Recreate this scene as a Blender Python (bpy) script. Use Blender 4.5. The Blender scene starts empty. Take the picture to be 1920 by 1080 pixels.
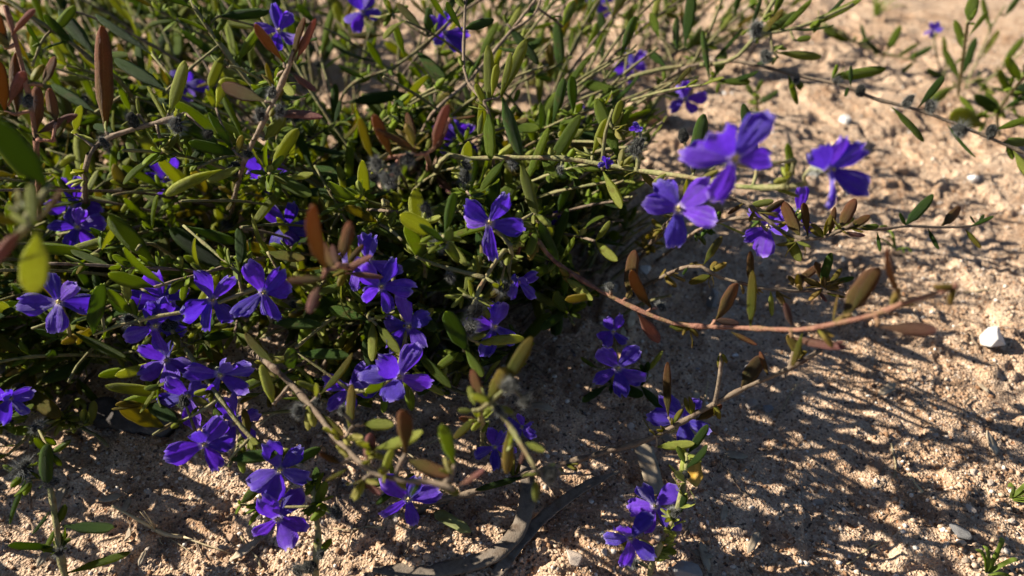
import bpy, bmesh, math, random
import numpy as np
from mathutils import Vector, Matrix

# ------------------------------------------------------------------ camera, sky, sun
scene = bpy.context.scene
col = scene.collection
H, PITCH, FPX = 0.26, math.radians(40), 1397.0       # camera height (m), looking down, focal length in photo pixels
cam_d = bpy.data.cameras.new('camera')
cam = bpy.data.objects.new('camera', cam_d); col.objects.link(cam)
cam.location = (0, 0, H); cam.rotation_euler = (math.pi/2 - PITCH, 0, 0)
cam_d.sensor_width = 36.0; cam_d.lens = 36.0*FPX/1920
cam_d.clip_start = 0.005; cam_d.clip_end = 200
cam_d.dof.use_dof = True; cam_d.dof.focus_distance = 0.282; cam_d.dof.aperture_fstop = 8.0
scene.camera = cam

SUN_AZ, SUN_EL = math.radians(-75), math.radians(31)   # azimuth from +Y towards +X
SUN = Vector((math.sin(SUN_AZ)*math.cos(SUN_EL), math.cos(SUN_AZ)*math.cos(SUN_EL), math.sin(SUN_EL)))
w = bpy.data.worlds.new('World'); scene.world = w; w.use_nodes = True
nt = w.node_tree; bgn = nt.nodes['Background']
sky = nt.nodes.new('ShaderNodeTexSky'); sky.sky_type = 'NISHITA'; sky.sun_disc = False
sky.air_density = 0.6; sky.dust_density = 0.3; sky.sun_elevation = SUN_EL; sky.sun_rotation = SUN_AZ % (2*math.pi)
nt.links.new(sky.outputs[0], bgn.inputs[0]); bgn.inputs[1].default_value = 0.05
sl = bpy.data.lights.new('sun', 'SUN'); so = bpy.data.objects.new('sun', sl); col.objects.link(so)
sl.energy = 5.0; sl.angle = math.radians(0.53); sl.color = (1.0, 0.93, 0.82)
so.rotation_euler = SUN.to_track_quat('Z', 'Y').to_euler(); so.location = SUN*3
scene.view_settings.view_transform = 'Standard'; scene.view_settings.look = 'None'
scene.view_settings.exposure = 1.5; scene.view_settings.gamma = 1.0
scene.render.engine = 'CYCLES'
scene.cycles.use_denoising = True
scene.cycles.max_bounces = 5; scene.cycles.transmission_bounces = 4; scene.cycles.diffuse_bounces = 3

RNG = random.Random(7)
NR = np.random.RandomState(11)

# ------------------------------------------------------------------ photo pixel -> place
cP, sP = math.cos(PITCH), math.sin(PITCH)
FW, UP, RT = Vector((0, cP, -sP)), Vector((0, sP, cP)), Vector((1, 0, 0))
CAM = Vector((0, 0, H))
def ray(u, v): return FW + RT*((u-960)/FPX) - UP*((v-540)/FPX)
def at(u, v, d): return CAM + ray(u, v)*d
def proj(p):
    q = p - CAM; d = q.dot(FW)
    if d < 1e-4: return (-9999, -9999, d)
    return (960 + q.dot(RT)/d*FPX, 540 - q.dot(UP)/d*FPX, d)

# ------------------------------------------------------------------ noise
_perm = NR.permutation(512)
def vnoise(x, y, seed=0):
    xi = np.floor(x).astype(int); yi = np.floor(y).astype(int)
    fx = x-xi; fy = y-yi
    fx = fx*fx*(3-2*fx); fy = fy*fy*(3-2*fy)
    def h(a, b): return _perm[(_perm[(a+seed*37) % 512] + b) % 512]/511.0
    return (h(xi, yi)*(1-fx)+h(xi+1, yi)*fx)*(1-fy) + (h(xi, yi+1)*(1-fx)+h(xi+1, yi+1)*fx)*fy
def fbm(x, y, o=4, seed=0, g=.5):
    s = 0; a = 1; t = 0
    for i in range(o):
        s = s + a*vnoise(x*2**i+i*13.7, y*2**i+i*7.3, seed+i); t += a; a *= g
    return s/t
def ss(a, b, x):
    t = np.clip((x-a)/(b-a), 0, 1); return t*t*(3-2*t)
def height(x, y, fine=True):
    x = np.asarray(x, float); y = np.asarray(y, float)
    z = 0.012*(fbm(x*7+3, y*7, 3, 1)-.5)
    c = fbm(x*38, y*38, 4, 5)
    z = z + 0.0034*ss(.47, .53, c) + 0.0030*(fbm(x*22+9, y*22, 3, 8)-.5)
    c2 = fbm(x*85+5, y*85, 3, 15)
    z = z + 0.0014*ss(.53, .58, c2)
    if fine:
        rg = ss(.42, .62, fbm(x*26+2, y*26, 3, 61))
        z = z + (0.0008+.0012*rg)*(fbm(x*190, y*190, 3, 21, .6)-.5) + (.0006+.0009*rg)*(fbm(x*520, y*520, 2, 31)-.5)
    return z
def gh(x, y): return float(height(np.array([x]), np.array([y]), False)[0])
def ground(u, v):
    """point of the soil seen at a photo pixel"""
    z = 0
    for _ in range(4):
        r = ray(u, v); t = (z-H)/r.z; p = CAM + r*t; z = gh(p.x, p.y)
    return p

# ------------------------------------------------------------------ materials
MATS = {}
def newmat(name):
    m = bpy.data.materials.new(name); m.use_nodes = True
    t = m.node_tree; t.nodes.clear()
    o = t.nodes.new('ShaderNodeOutputMaterial')
    MATS[name] = m
    return m, t, o
def N(t, kind, **kw):
    n = t.nodes.new(kind)
    for k, v in kw.items():
        if k.startswith('i_'):
            n.inputs[k[2:]].default_value = v
        else: setattr(n, k, v)
    return n
def L(t, a, b): t.links.new(a, b)
def ramp(t, src, stops):
    r = N(t, 'ShaderNodeValToRGB'); e = r.color_ramp.elements
    while len(e) < len(stops): e.new(0.5)
    for el, (p, c) in zip(e, stops): el.position = p; el.color = (*c, 1)
    L(t, src, r.inputs[0]); return r.outputs[0]
def mix(t, fac, a, b, kind='MIX'):
    m = N(t, 'ShaderNodeMix', data_type='RGBA', blend_type=kind)
    for sock, val in ((m.inputs[0], fac), (m.inputs[6], a), (m.inputs[7], b)):
        if hasattr(val, 'links'): L(t, val, sock)
        elif isinstance(val, (int, float)): sock.default_value = val
        else: sock.default_value = (*val, 1)
    return m.outputs[2]
def noise(t, scale, detail=3, coord=None, rough=.55):
    n = N(t, 'ShaderNodeTexNoise'); n.inputs['Scale'].default_value = scale
    n.inputs['Detail'].default_value = detail; n.inputs['Roughness'].default_value = rough
    if coord is not None: L(t, coord, n.inputs['Vector'])
    return n.outputs['Fac']
def bump(t, src, strength, dist):
    b = N(t, 'ShaderNodeBump'); b.inputs['Strength'].default_value = strength; b.inputs['Distance'].default_value = dist
    L(t, src, b.inputs['Height']); return b.outputs[0]

def leaf_mat(name, base, tip, trans, tw=.52, rough=.55, spec=.12, edge=None):
    """base->tip colour along the blade, mottled, with light shining through"""
    m, t, o = newmat(name)
    uv = N(t, 'ShaderNodeUVMap').outputs[0]
    sep = N(t, 'ShaderNodeSeparateXYZ'); L(t, uv, sep.inputs[0])
    obj = N(t, 'ShaderNodeTexCoord').outputs['Object']
    info = N(t, 'ShaderNodeObjectInfo')
    nz = noise(t, 7, 4, obj)
    add = N(t, 'ShaderNodeMath', operation='MULTIPLY_ADD'); L(t, nz, add.inputs[0]); add.inputs[1].default_value = .7
    L(t, sep.outputs['Y'], add.inputs[2])
    add2 = N(t, 'ShaderNodeMath', operation='MULTIPLY_ADD'); L(t, info.outputs['Random'], add2.inputs[0]); add2.inputs[1].default_value = .5
    L(t, add.outputs[0], add2.inputs[2])
    mr = N(t, 'ShaderNodeMapRange'); L(t, add2.outputs[0], mr.inputs[0]); mr.inputs[1].default_value = .75; mr.inputs[2].default_value = 1.75
    c = mix(t, mr.outputs[0], base, tip)
    # mid vein and margin, slightly paler
    ab = N(t, 'ShaderNodeMath', operation='ABSOLUTE'); sb = N(t, 'ShaderNodeMath', operation='SUBTRACT'); L(t, sep.outputs['X'], sb.inputs[0]); sb.inputs[1].default_value = .5
    L(t, sb.outputs[0], ab.inputs[0])
    vein = N(t, 'ShaderNodeMapRange'); L(t, ab.outputs[0], vein.inputs[0]); vein.inputs[1].default_value = .05; vein.inputs[2].default_value = .0
    vm = N(t, 'ShaderNodeMath', operation='MULTIPLY'); L(t, vein.outputs[0], vm.inputs[0]); vm.inputs[1].default_value = .35
    c = mix(t, vm.outputs[0], c, [min(1, k*1.9+.02) for k in base])
    em = N(t, 'ShaderNodeMapRange'); L(t, ab.outputs[0], em.inputs[0]); em.inputs[1].default_value = .43; em.inputs[2].default_value = .5
    e2 = N(t, 'ShaderNodeMath', operation='MULTIPLY'); L(t, em.outputs[0], e2.inputs[0]); e2.inputs[1].default_value = .5
    c = mix(t, e2.outputs[0], c, edge or [min(1, k*1.7+.03) for k in tip])
    bl = noise(t, 3.3, 5, obj, .75)
    wv_ = N(t, 'ShaderNodeMath', operation='MULTIPLY_ADD'); L(t, info.outputs['Random'], wv_.inputs[0]); wv_.inputs[1].default_value = .16; L(t, bl, wv_.inputs[2])
    bm_ = N(t, 'ShaderNodeMapRange'); L(t, wv_.outputs[0], bm_.inputs[0]); bm_.inputs[1].default_value = .66; bm_.inputs[2].default_value = .74; bm_.inputs[4].default_value = .6
    c = mix(t, bm_.outputs[0], c, (.10, .055, .022))
    # felt specks
    sp = noise(t, 60, 2, obj, .8)
    c = mix(t, .45, c, ramp(t, sp, [(.38, (.15, .15, .15)), (.62, (.85, .85, .85))]), 'OVERLAY')
    hs = N(t, 'ShaderNodeHueSaturation'); L(t, c, hs.inputs['Color'])
    v1 = N(t, 'ShaderNodeMapRange'); L(t, info.outputs['Random'], v1.inputs[0]); v1.inputs[3].default_value = .65; v1.inputs[4].default_value = 1.5
    L(t, v1.outputs[0], hs.inputs['Value']); c = hs.outputs[0]
    p = N(t, 'ShaderNodeBsdfPrincipled'); L(t, c, p.inputs['Base Color'])
    p.inputs['Roughness'].default_value = rough; p.inputs['Specular IOR Level'].default_value = spec
    p.inputs['Sheen Weight'].default_value = .03
    L(t, bump(t, noise(t, 45, 3, obj, .7), .6, .016), p.inputs['Normal'])
    tr = N(t, 'ShaderNodeBsdfTranslucent'); L(t, mix(t, .75, c, trans), tr.inputs[0])
    ms = N(t, 'ShaderNodeMixShader'); ms.inputs[0].default_value = tw
    L(t, p.outputs[0], ms.inputs[1]); L(t, tr.outputs[0], ms.inputs[2]); L(t, ms.outputs[0], o.inputs[0])
    return m
# top face / under face pairs
LEAF = {}
def leaf_pair(k, base, tip, trans, ub, ut, **kw):
    LEAF[k] = (leaf_mat('leaf_top_'+k, base, tip, trans, **kw), leaf_mat('leaf_under_'+k, ub, ut, trans, rough=.8, spec=.08, tw=.45))
leaf_pair('g', (.068, .112, .009), (.108, .138, .012), (.44, .52, .015), (.13, .165, .04), (.16, .175, .045))
leaf_pair('d', (.026, .062, .007), (.042, .074, .009), (.22, .30, .015), (.09, .125, .04), (.11, .13, .045))
leaf_pair('o', (.075, .095, .009), (.15, .095, .018), (.46, .40, .02), (.15, .145, .05), (.18, .12, .05))
leaf_pair('r', (.085, .075, .016), (.15, .052, .026), (.30, .15, .035), (.15, .10, .05), (.20, .095, .065))
leaf_pair('p', (.17, .10, .06), (.22, .09, .085), (.34, .15, .09), (.22, .14, .105), (.27, .14, .13))
leaf_pair('y', (.165, .195, .034), (.23, .24, .055), (.58, .60, .05), (.21, .24, .09), (.24, .245, .10), rough=.6)  # pale fuzzy leaves, and sunlit ones with the sunlight put into the colour

def petal_mat():
    m, t, o = newmat('petal_violet')
    uv = N(t, 'ShaderNodeUVMap').outputs[0]
    sep = N(t, 'ShaderNodeSeparateXYZ'); L(t, uv, sep.inputs[0])
    info = N(t, 'ShaderNodeObjectInfo')
    obj = N(t, 'ShaderNodeTexCoord').outputs['Object']
    nz = noise(t, 4, 3, obj)
    c = ramp(t, nz, [(.3, (.040, .009, .27)), (.7, (.105, .030, .56))])
    # fine veins fanning along the petal
    wv = N(t, 'ShaderNodeTexWave', wave_type='BANDS', bands_direction='X'); L(t, uv, wv.inputs[0])
    wv.inputs['Scale'].default_value = 6.5; wv.inputs['Distortion'].default_value = 2.2; wv.inputs['Detail'].default_value = 2
    c = mix(t, .42, c, ramp(t, wv.outputs['Fac'], [(.0, (.25, .25, .25)), (.5, (.6, .6, .6))]), 'OVERLAY')
    mr = N(t, 'ShaderNodeMapRange'); L(t, sep.outputs['Y'], mr.inputs[0]); mr.inputs[1].default_value = .15; mr.inputs[2].default_value = .03
    c = mix(t, mr.outputs[0], c, (.55, .45, .62))
    em = N(t, 'ShaderNodeMapRange'); L(t, sep.outputs['Y'], em.inputs[0]); em.inputs[1].default_value = .86; em.inputs[2].default_value = 1.0
    e2 = N(t, 'ShaderNodeMath', operation='MULTIPLY'); L(t, em.outputs[0], e2.inputs[0]); e2.inputs[1].default_value = .6
    c = mix(t, e2.outputs[0], c, (.46, .36, .80))  # pale lilac tip: the highlight of sunlit petals painted into the colour
    hs = N(t, 'ShaderNodeHueSaturation'); L(t, c, hs.inputs['Color'])
    v1 = N(t, 'ShaderNodeMapRange'); L(t, info.outputs['Random'], v1.inputs[0]); v1.inputs[3].default_value = .7; v1.inputs[4].default_value = 1.3
    h1_ = N(t, 'ShaderNodeMapRange'); L(t, info.outputs['Random'], h1_.inputs[0]); h1_.inputs[3].default_value = .485; h1_.inputs[4].default_value = .515; L(t, h1_.outputs[0], hs.inputs['Hue'])
    L(t, v1.outputs[0], hs.inputs['Value']); c = hs.outputs[0]
    p = N(t, 'ShaderNodeBsdfPrincipled'); L(t, c, p.inputs['Base Color']); p.inputs['Roughness'].default_value = .55
    p.inputs['Specular IOR Level'].default_value = .25; p.inputs['Sheen Weight'].default_value = .4
    p.inputs['Sheen Tint'].default_value = (.8, .7, 1, 1)
    hgt = N(t, 'ShaderNodeMath', operation='ADD'); L(t, noise(t, 14, 3, obj), hgt.inputs[0]); L(t, wv.outputs['Fac'], hgt.inputs[1])
    L(t, bump(t, hgt.outputs[0], .5, .03), p.inputs['Normal'])
    tr = N(t, 'ShaderNodeBsdfTranslucent'); L(t, mix(t, .5, c, (.12, .02, .72)), tr.inputs[0])
    ms = N(t, 'ShaderNodeMixShader'); ms.inputs[0].default_value = .38
    L(t, p.outputs[0], ms.inputs[1]); L(t, tr.outputs[0], ms.inputs[2]); L(t, ms.outputs[0], o.inputs[0])
    return m
PETAL = petal_mat()

def plain(name, c1, c2, scale, rough=.7, spec=.3, bs=.3, bd=.0005, c3=None, coord='Object', trans=0, rnd=.25, detail=5):
    m, t, o = newmat(name)
    tc = N(t, 'ShaderNodeTexCoord').outputs[coord]
    nz = noise(t, scale, detail, tc, .65)
    stops = [(.35, c1), (.65, c2)] if c3 is None else [(.3, c1), (.5, c2), (.68, c3)]
    c = ramp(t, nz, stops)
    info = N(t, 'ShaderNodeObjectInfo')
    hs = N(t, 'ShaderNodeHueSaturation'); L(t, c, hs.inputs['Color'])
    v1 = N(t, 'ShaderNodeMapRange'); L(t, info.outputs['Random'], v1.inputs[0]); v1.inputs[3].default_value = 1-rnd; v1.inputs[4].default_value = 1+rnd
    L(t, v1.outputs[0], hs.inputs['Value']); c = hs.outputs[0]
    p = N(t, 'ShaderNodeBsdfPrincipled'); L(t, c, p.inputs['Base Color']); p.inputs['Roughness'].default_value = rough
    p.inputs['Specular IOR Level'].default_value = spec
    L(t, bump(t, noise(t, scale*2.3, 4, tc, .7), bs, bd), p.inputs['Normal'])
    out = p.outputs[0]
    if trans:
        tr = N(t, 'ShaderNodeBsdfTranslucent'); L(t, c, tr.inputs[0])
        ms = N(t, 'ShaderNodeMixShader'); ms.inputs[0].default_value = trans
        L(t, p.outputs[0], ms.inputs[1]); L(t, tr.outputs[0], ms.inputs[2]); out = ms.outputs[0]
    L(t, out, o.inputs[0])
    return m
STEM_G = plain('stem_green', (.075, .09, .025), (.17, .155, .07), 170, .8, .1, .8, .0011, c3=(.11, .065, .035), detail=8)
STEM_B = plain('stem_brown', (.055, .042, .030), (.18, .135, .092), 170, .85, .1, .8, .0011, c3=(.075, .042, .028), detail=8)
STEM_R = plain('stem_red', (.085, .030, .022), (.25, .125, .085), 150, .85, .06, 1.0, .0014, c3=(.13, .105, .04), detail=8)
BUDC = plain('bud_felt', (.008, .008, .007), (.030, .030, .025), 400, .9, .1, .5, .0008)
HAIR = plain('bud_hair', (.09, .09, .08), (.24, .24, .215), 300, .7, .2, 0, .0001)
CALYX = plain('calyx_felt', (.13, .14, .09), (.26, .26, .19), 500, .9, .1, .5, .0006)
THROAT = plain('flower_throat', (.42, .34, .08), (.55, .48, .26), 900, .6, .2, .2, .0003)
STRAW = plain('dry_straw', (.30, .23, .12), (.42, .34, .20), 200, .6, .3, .3, .0004, trans=.15)
BARK = plain('grey_bark', (.060, .047, .036), (.17, .135, .10), 160, .8, .2, .6, .001, c3=(.095, .065, .042))
DARKWOOD = plain('dark_wood', (.030, .024, .020), (.085, .070, .060), 90, .85, .2, .7, .002)
DEADLEAF = plain('dead_leaf', (.22, .16, .10), (.40, .33, .23), 130, .7, .25, .4, .0008, trans=.12)
YELLEAF = plain('yellow_leaf', (.38, .20, .02), (.5, .31, .05), 150, .6, .3, .3, .0006, trans=.2)
QUARTZ = plain('quartz_white', (.40, .36, .31), (.64, .63, .60), 90, .45, .4, .3, .001, rnd=.05)
PEBBLE_P = plain('pebble_pale', (.32, .24, .18), (.48, .40, .32), 120, .7, .25, .5, .0012)
PEBBLE_T = plain('pebble_tan', (.22, .135, .08), (.36, .24, .155), 120, .75, .2, .5, .0012)
PEBBLE_G = plain('pebble_grey', (.12, .115, .11), (.26, .25, .24), 90, .7, .3, .5, .0012)

def soil_mat():
    m, t, o = newmat('sandy_soil')
    tc = N(t, 'ShaderNodeTexCoord').outputs['Object']
    big = noise(t, 13, 5, tc); mid = noise(t, 75, 5, tc, .6); fine = noise(t, 900, 3, tc, .7)
    c = ramp(t, mid, [(.28, (.22, .122, .064)), (.47, (.365, .235, .142)), (.66, (.47, .335, .222))])
    c = mix(t, ramp(t, big, [(.44, (0, 0, 0)), (.56, (1, 1, 1))]), c, mix(t, .55, c, (.47, .345, .24)))
    c = mix(t, .55, c, ramp(t, fine, [(.30, (.10, .10, .10)), (.5, (.5, .5, .5)), (.68, (.92, .92, .92))]), 'OVERLAY')
    # single mineral grains
    vo = N(t, 'ShaderNodeTexVoronoi'); vo.inputs['Scale'].default_value = 950; L(t, tc, vo.inputs['Vector'])
    sepc = N(t, 'ShaderNodeSeparateColor'); L(t, vo.outputs['Color'], sepc.inputs[0])
    gsel = N(t, 'ShaderNodeMapRange'); L(t, sepc.outputs[0], gsel.inputs[0]); gsel.inputs[1].default_value = .80; gsel.inputs[2].default_value = .84
    c = mix(t, gsel.outputs[0], c, mix(t, sepc.outputs[1], (.20, .085, .035), (.55, .44, .33)))
    dsel = N(t, 'ShaderNodeMapRange'); L(t, sepc.outputs[2], dsel.inputs[0]); dsel.inputs[1].default_value = .93; dsel.inputs[2].default_value = .95
    c = mix(t, dsel.outputs[0], c, (.09, .065, .05))
    p = N(t, 'ShaderNodeBsdfPrincipled'); L(t, c, p.inputs['Base Color']); p.inputs['Roughness'].default_value = .92
    p.inputs['Specular IOR Level'].default_value = .12
    h1 = N(t, 'ShaderNodeMath', operation='MULTIPLY_ADD'); L(t, fine, h1.inputs[0]); h1.inputs[1].default_value = .8; L(t, vo.outputs['Distance'], h1.inputs[2])
    h2 = N(t, 'ShaderNodeMath', operation='MULTIPLY_ADD'); L(t, noise(t, 330, 4, tc, .65), h2.inputs[0]); h2.inputs[1].default_value = 2.0; L(t, h1.outputs[0], h2.inputs[2])
    L(t, bump(t, h2.outputs[0], .9, .0009), p.inputs['Normal'])
    L(t, p.outputs[0], o.inputs[0]); return m
SOIL = soil_mat()
def grain_mat():
    m, t, o = newmat('soil_grains')
    g = N(t, 'ShaderNodeNewGeometry')
    c = ramp(t, g.outputs['Random Per Island'], [(0, (.17, .085, .04)), (.3, (.29, .18, .105)), (.6, (.39, .27, .175)), (.85, (.48, .37, .265)), (.95, (.60, .54, .46)), (1, (.10, .08, .065))])
    c = mix(t, .4, c, ramp(t, noise(t, 700, 3, N(t, 'ShaderNodeTexCoord').outputs['Object']), [(.3, (.2, .2, .2)), (.7, (.8, .8, .8))]), 'OVERLAY')
    p = N(t, 'ShaderNodeBsdfPrincipled'); L(t, c, p.inputs['Base Color']); p.inputs['Roughness'].default_value = .85; p.inputs['Specular IOR Level'].default_value = .2
    L(t, p.outputs[0], o.inputs[0]); return m
GRAINS = grain_mat()

# ------------------------------------------------------------------ object helpers
def mesh_obj(name, me, parent=None, M=None, label=None, cat=None, group=None, kind=None):
    o = bpy.data.objects.new(name, me); col.objects.link(o)
    if parent is not None: o.parent = parent
    if M is not None: o.matrix_basis = M
    if label: o['label'] = label
    if cat: o['category'] = cat
    if group: o['group'] = group
    if kind: o['kind'] = kind
    return o
def make_mesh(name, verts, faces, mats, midx=None, smooth=True, uvs=None):
    me = bpy.data.meshes.new(name)
    me.from_pydata([tuple(v) for v in verts], [], faces)
    for m in (mats if isinstance(mats, (list, tuple)) else [mats]): me.materials.append(m)
    if midx is not None: me.polygons.foreach_set('material_index', midx)
    me.polygons.foreach_set('use_smooth', [smooth]*len(me.polygons))
    if uvs is not None:
        lay = me.uv_layers.new(name='UVMap')
        li = np.empty(len(me.loops), int); me.loops.foreach_get('vertex_index', li)
        lay.data.foreach_set('uv', np.asarray(uvs, np.float32)[li].ravel())
    me.update(); return me
def frame(pos, ydir, nrm, s=1.0):
    y = ydir.normalized(); z = nrm - y*nrm.dot(y)
    if z.length < 1e-5: z = y.orthogonal()
    z.normalize(); x = y.cross(z)
    M = Matrix((x, y, z)).transposed().to_4x4()
    return Matrix.Translation(pos) @ M @ Matrix.Scale(s, 4)

# ------------------------------------------------------------------ leaf blades: two faces, rounded margin, real thickness
def leaf_geo(wid, bend, fold, shape=0, nl=9, nw=4, thick=.02, twist=0.0, seed=0):
    r = random.Random(seed)
    V, F, MI, UV = [], [], [], []
    ts = [1-(1-i/nl)**1.55 for i in range(nl+1)]
    y = z = 0; sp = []
    for i, t in enumerate(ts):
        a = bend*t*t*1.2
        if i: y += math.cos(a)*(t-ts[i-1]); z -= math.sin(a)*(t-ts[i-1])
        sp.append((y, z, a))
    def hw(t):
        b = .10 + .90*float(ss(0, .55 if shape else .38, t))
        e = 1.0 if t < .6 else max(0, 1-((t-.6)/.4)**(2.6 if shape == 0 else 3.4))**.55
        return wid*.5*b*max(e, .16)*(1+r.uniform(-.03, .03))
    top = []
    for i, t in enumerate(ts):
        h = hw(t); yy, zz, a = sp[i]; tw = twist*t
        row = []
        for j in range(nw+1):
            s = j/nw*2-1
            lx = s*h; lz = -fold*abs(s)**1.7*h - .012*math.exp(-(s/.3)**2) + .006*r.uniform(-1, 1)*(abs(s) < .99)
            x = lx*math.cos(tw)-lz*math.sin(tw); l2 = lx*math.sin(tw)+lz*math.cos(tw)
            V.append((x, yy+l2*math.sin(a), zz+l2*math.cos(a))); UV.append((j/nw, t)); row.append(len(V)-1)
        top.append(row)
    bot = []
    for i, t in enumerate(ts):
        yy, zz, a = sp[i]; row = [top[i][0]]
        for j in range(1, nw):
            x, y0, z0 = V[top[i][j]]
            th = thick*(1.25 if j == nw//2 else 1)*(1 if 0 < i < nl else .4)
            V.append((x, y0-th*math.sin(a), z0-th*math.cos(a))); UV.append((j/nw, t)); row.append(len(V)-1)
        row.append(top[i][nw]); bot.append(row)
    for i in range(nl):
        for j in range(nw):
            F.append((top[i][j], top[i][j+1], top[i+1][j+1], top[i+1][j])); MI.append(0)
            F.append((bot[i][j], bot[i+1][j], bot[i+1][j+1], bot[i][j+1])); MI.append(1)
    return V, F, MI, UV
LEAFSHAPES = [  # wid, bend, fold, shape, twist
    (.24, .10, .25, 0, .1), (.22, .35, .35, 0, -.2), (.27, -.18, .20, 1, .15), (.20, .55, .30, 0, .3),
    (.25, .20, .45, 1, -.3), (.19, -.30, .30, 0, .2), (.29, .05, .30, 0, 0), (.23, .75, .25, 1, .1)]
_lc = {}
def leaf_mesh(k, i):
    if (k, i) not in _lc:
        wd, b, f, s, tw = LEAFSHAPES[i]
        V, F, MI, UV = leaf_geo(wd, b, f, s, twist=tw, seed=i)
        _lc[k, i] = make_mesh('leaf_'+k, V, F, LEAF[k], MI, True, UV)
    return _lc[k, i]
_small = [leaf_geo(.34, b, .2, 0, nl=4, nw=2, thick=.03, seed=i) for i, b in enumerate((.2, .6, -.2))]

# ------------------------------------------------------------------ petals
def petal_geo(seed):
    r = random.Random(100+seed); nl, nw = 12, 12
    notch = r.choice((.0, .05, .10, .20)); off = r.uniform(-.3, .3); asym = r.uniform(-.2, .2)
    bend = r.uniform(-.35, 1.15); A = r.uniform(.05, .12); k = r.uniform(3, 6); ph = r.uniform(0, 6.3)
    wmax = r.uniform(.22, .33); roll = r.uniform(-.55, .5)
    jag = [r.uniform(-.06, .03) for _ in range(nw+1)]; V, F, UV = [], [], []
    y = z = 0; sp = []
    for i in range(nl+1):
        a = bend*(i/nl)**1.5
        if i: y += math.cos(a)/nl; z -= math.sin(a)/nl
        sp.append((y, z, a))
    for i in range(nl+1):
        t = i/nl
        h = .10 + (wmax-.10)*float(ss(.04, .60, t)); h *= 1-.30*float(ss(.80, 1.0, t))
        for j in range(nw+1):
            s = j/nw*2-1
            tipy = 1 - notch*math.exp(-((s-off)/.28)**2) - .16*abs(s)**3 + jag[j]
            yy = t*(1-(1-tipy)*t**3)
            q = yy*nl; q0 = min(int(q), nl-1); f = q-q0
            Y = sp[q0][0]*(1-f)+sp[min(q0+1, nl)][0]*f; Z = sp[q0][1]*(1-f)+sp[min(q0+1, nl)][1]*f; a = sp[q0][2]
            lz = A*t*t*math.sin(k*s+ph)*(abs(s)**.7) + .045*t**1.5*math.sin(9*t+ph*2+2*s)*abs(s)**2 + .03*t*t*math.sin(13*s+ph)*(.4+abs(s)) - .05*math.exp(-(s/.12)**2)*t*(1-t)*2 + roll*h*abs(s)**2 + r.uniform(-.006, .006)
            V.append((s*h*(1+asym*s), Y+lz*math.sin(a), Z+lz*math.cos(a))); UV.append((j/nw, t))
    for i in range(nl):
        for j in range(nw):
            b = i*(nw+1)+j; F.append((b, b+1, b+nw+2, b+nw+1))
    return V, F, UV
PETALS = [make_mesh('petal', V, F, PETAL, None, True, UV) for V, F, UV in (petal_geo(i) for i in range(22))]

def tube(points, r0, r1, n=7, mat=STEM_G, seed=0, cap=True, wob=.12, name='stem'):
    r = random.Random(seed); pts = smooth_path(points); m = len(pts); V, F = [], []; kn = r.randrange(5)
    ref = None
    for i, p in enumerate(pts):
        d = (pts[min(i+1, m-1)]-pts[max(i-1, 0)])
        d = d.normalized() if d.length > 1e-9 else Vector((0, 0, 1))
        if ref is None: ref = d.orthogonal().normalized()
        ref = (ref - d*ref.dot(d)).normalized(); b = d.cross(ref)
        rad = (r0+(r1-r0)*i/max(1, m-1))*.86*(1+wob*r.uniform(-1, 1))*(1.35 if i % 5 == kn else 1)
        for j in range(n):
            a = 2*math.pi*j/n; rr = rad*(1+.10*(j % 2))
            V.append(p + ref*math.cos(a)*rr + b*math.sin(a)*rr)
    for i in range(m-1):
        for j in range(n): F.append((i*n+j, i*n+(j+1) % n, (i+1)*n+(j+1) % n, (i+1)*n+j))
    if cap: F.append(tuple(range(n-1, -1, -1))); F.append(tuple((m-1)*n+j for j in range(n)))
    return V, F
def smooth_path(P, step=.004):
    P = [Vector(p) for p in P]
    if len(P) < 3:
        k = max(2, int((P[1]-P[0]).length/step)); return [P[0].lerp(P[1], i/k) for i in range(k+1)]
    Q = [P[0]*2-P[1]]+P+[P[-1]*2-P[-2]]; out = []
    for i in range(1, len(Q)-2):
        a, b, c, d = Q[i-1:i+3]; k = max(2, int((c-b).length/step))
        for q in range(k):
            t = q/k
            out.append(.5*((2*b)+(c-a)*t+(2*a-5*b+4*c-d)*t*t+(3*b-a-3*c+d)*t**3))
    out.append(P[-1]); return out

# ------------------------------------------------------------------ buds: felted lumps with hairs
def bud_mesh(seed):
    r = random.Random(300+seed); bm = bmesh.new()
    bmesh.ops.create_icosphere(bm, subdivisions=2, radius=1)
    c = [Vector((r.uniform(-1, 1), r.uniform(-1, 1), r.uniform(-1, 1))).normalized() for _ in range(5)]
    for v in bm.verts:
        k = .50 + .30*max(max(0, v.co.normalized().dot(q))**4 for q in c) + r.uniform(-.05, .05)
        v.co = Vector((v.co.x*k, v.co.y*k*1.25, v.co.z*k))
    bm.normal_update(); V = [v.co.copy() for v in bm.verts]; NN = [v.normal.copy() for v in bm.verts]
    F = [tuple(v.index for v in f.verts) for f in bm.faces]; MI = [0]*len(F); nf = len(F)
    for _ in range(520):
        f = F[r.randrange(nf)]; a, b = r.random(), r.random()
        if a+b > 1: a, b = 1-a, 1-b
        p = V[f[0]]+(V[f[1]]-V[f[0]])*a+(V[f[2]]-V[f[0]])*b; n = (NN[f[0]]+NN[f[1]]+NN[f[2]]).normalized()
        d = (n+Vector((r.uniform(-.8, .8), r.uniform(-.8, .8), r.uniform(-.8, .8)))).normalized()*r.uniform(.3, .95)
        s = d.orthogonal().normalized()*.011; i = len(V)
        V += [p-s, p+s, p+d]; F.append((i, i+1, i+2)); MI.append(1)
    bm.free(); return make_mesh('bud', V, F, [BUDC, HAIR], MI, True)
BUDS = [bud_mesh(i) for i in range(4)]
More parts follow.
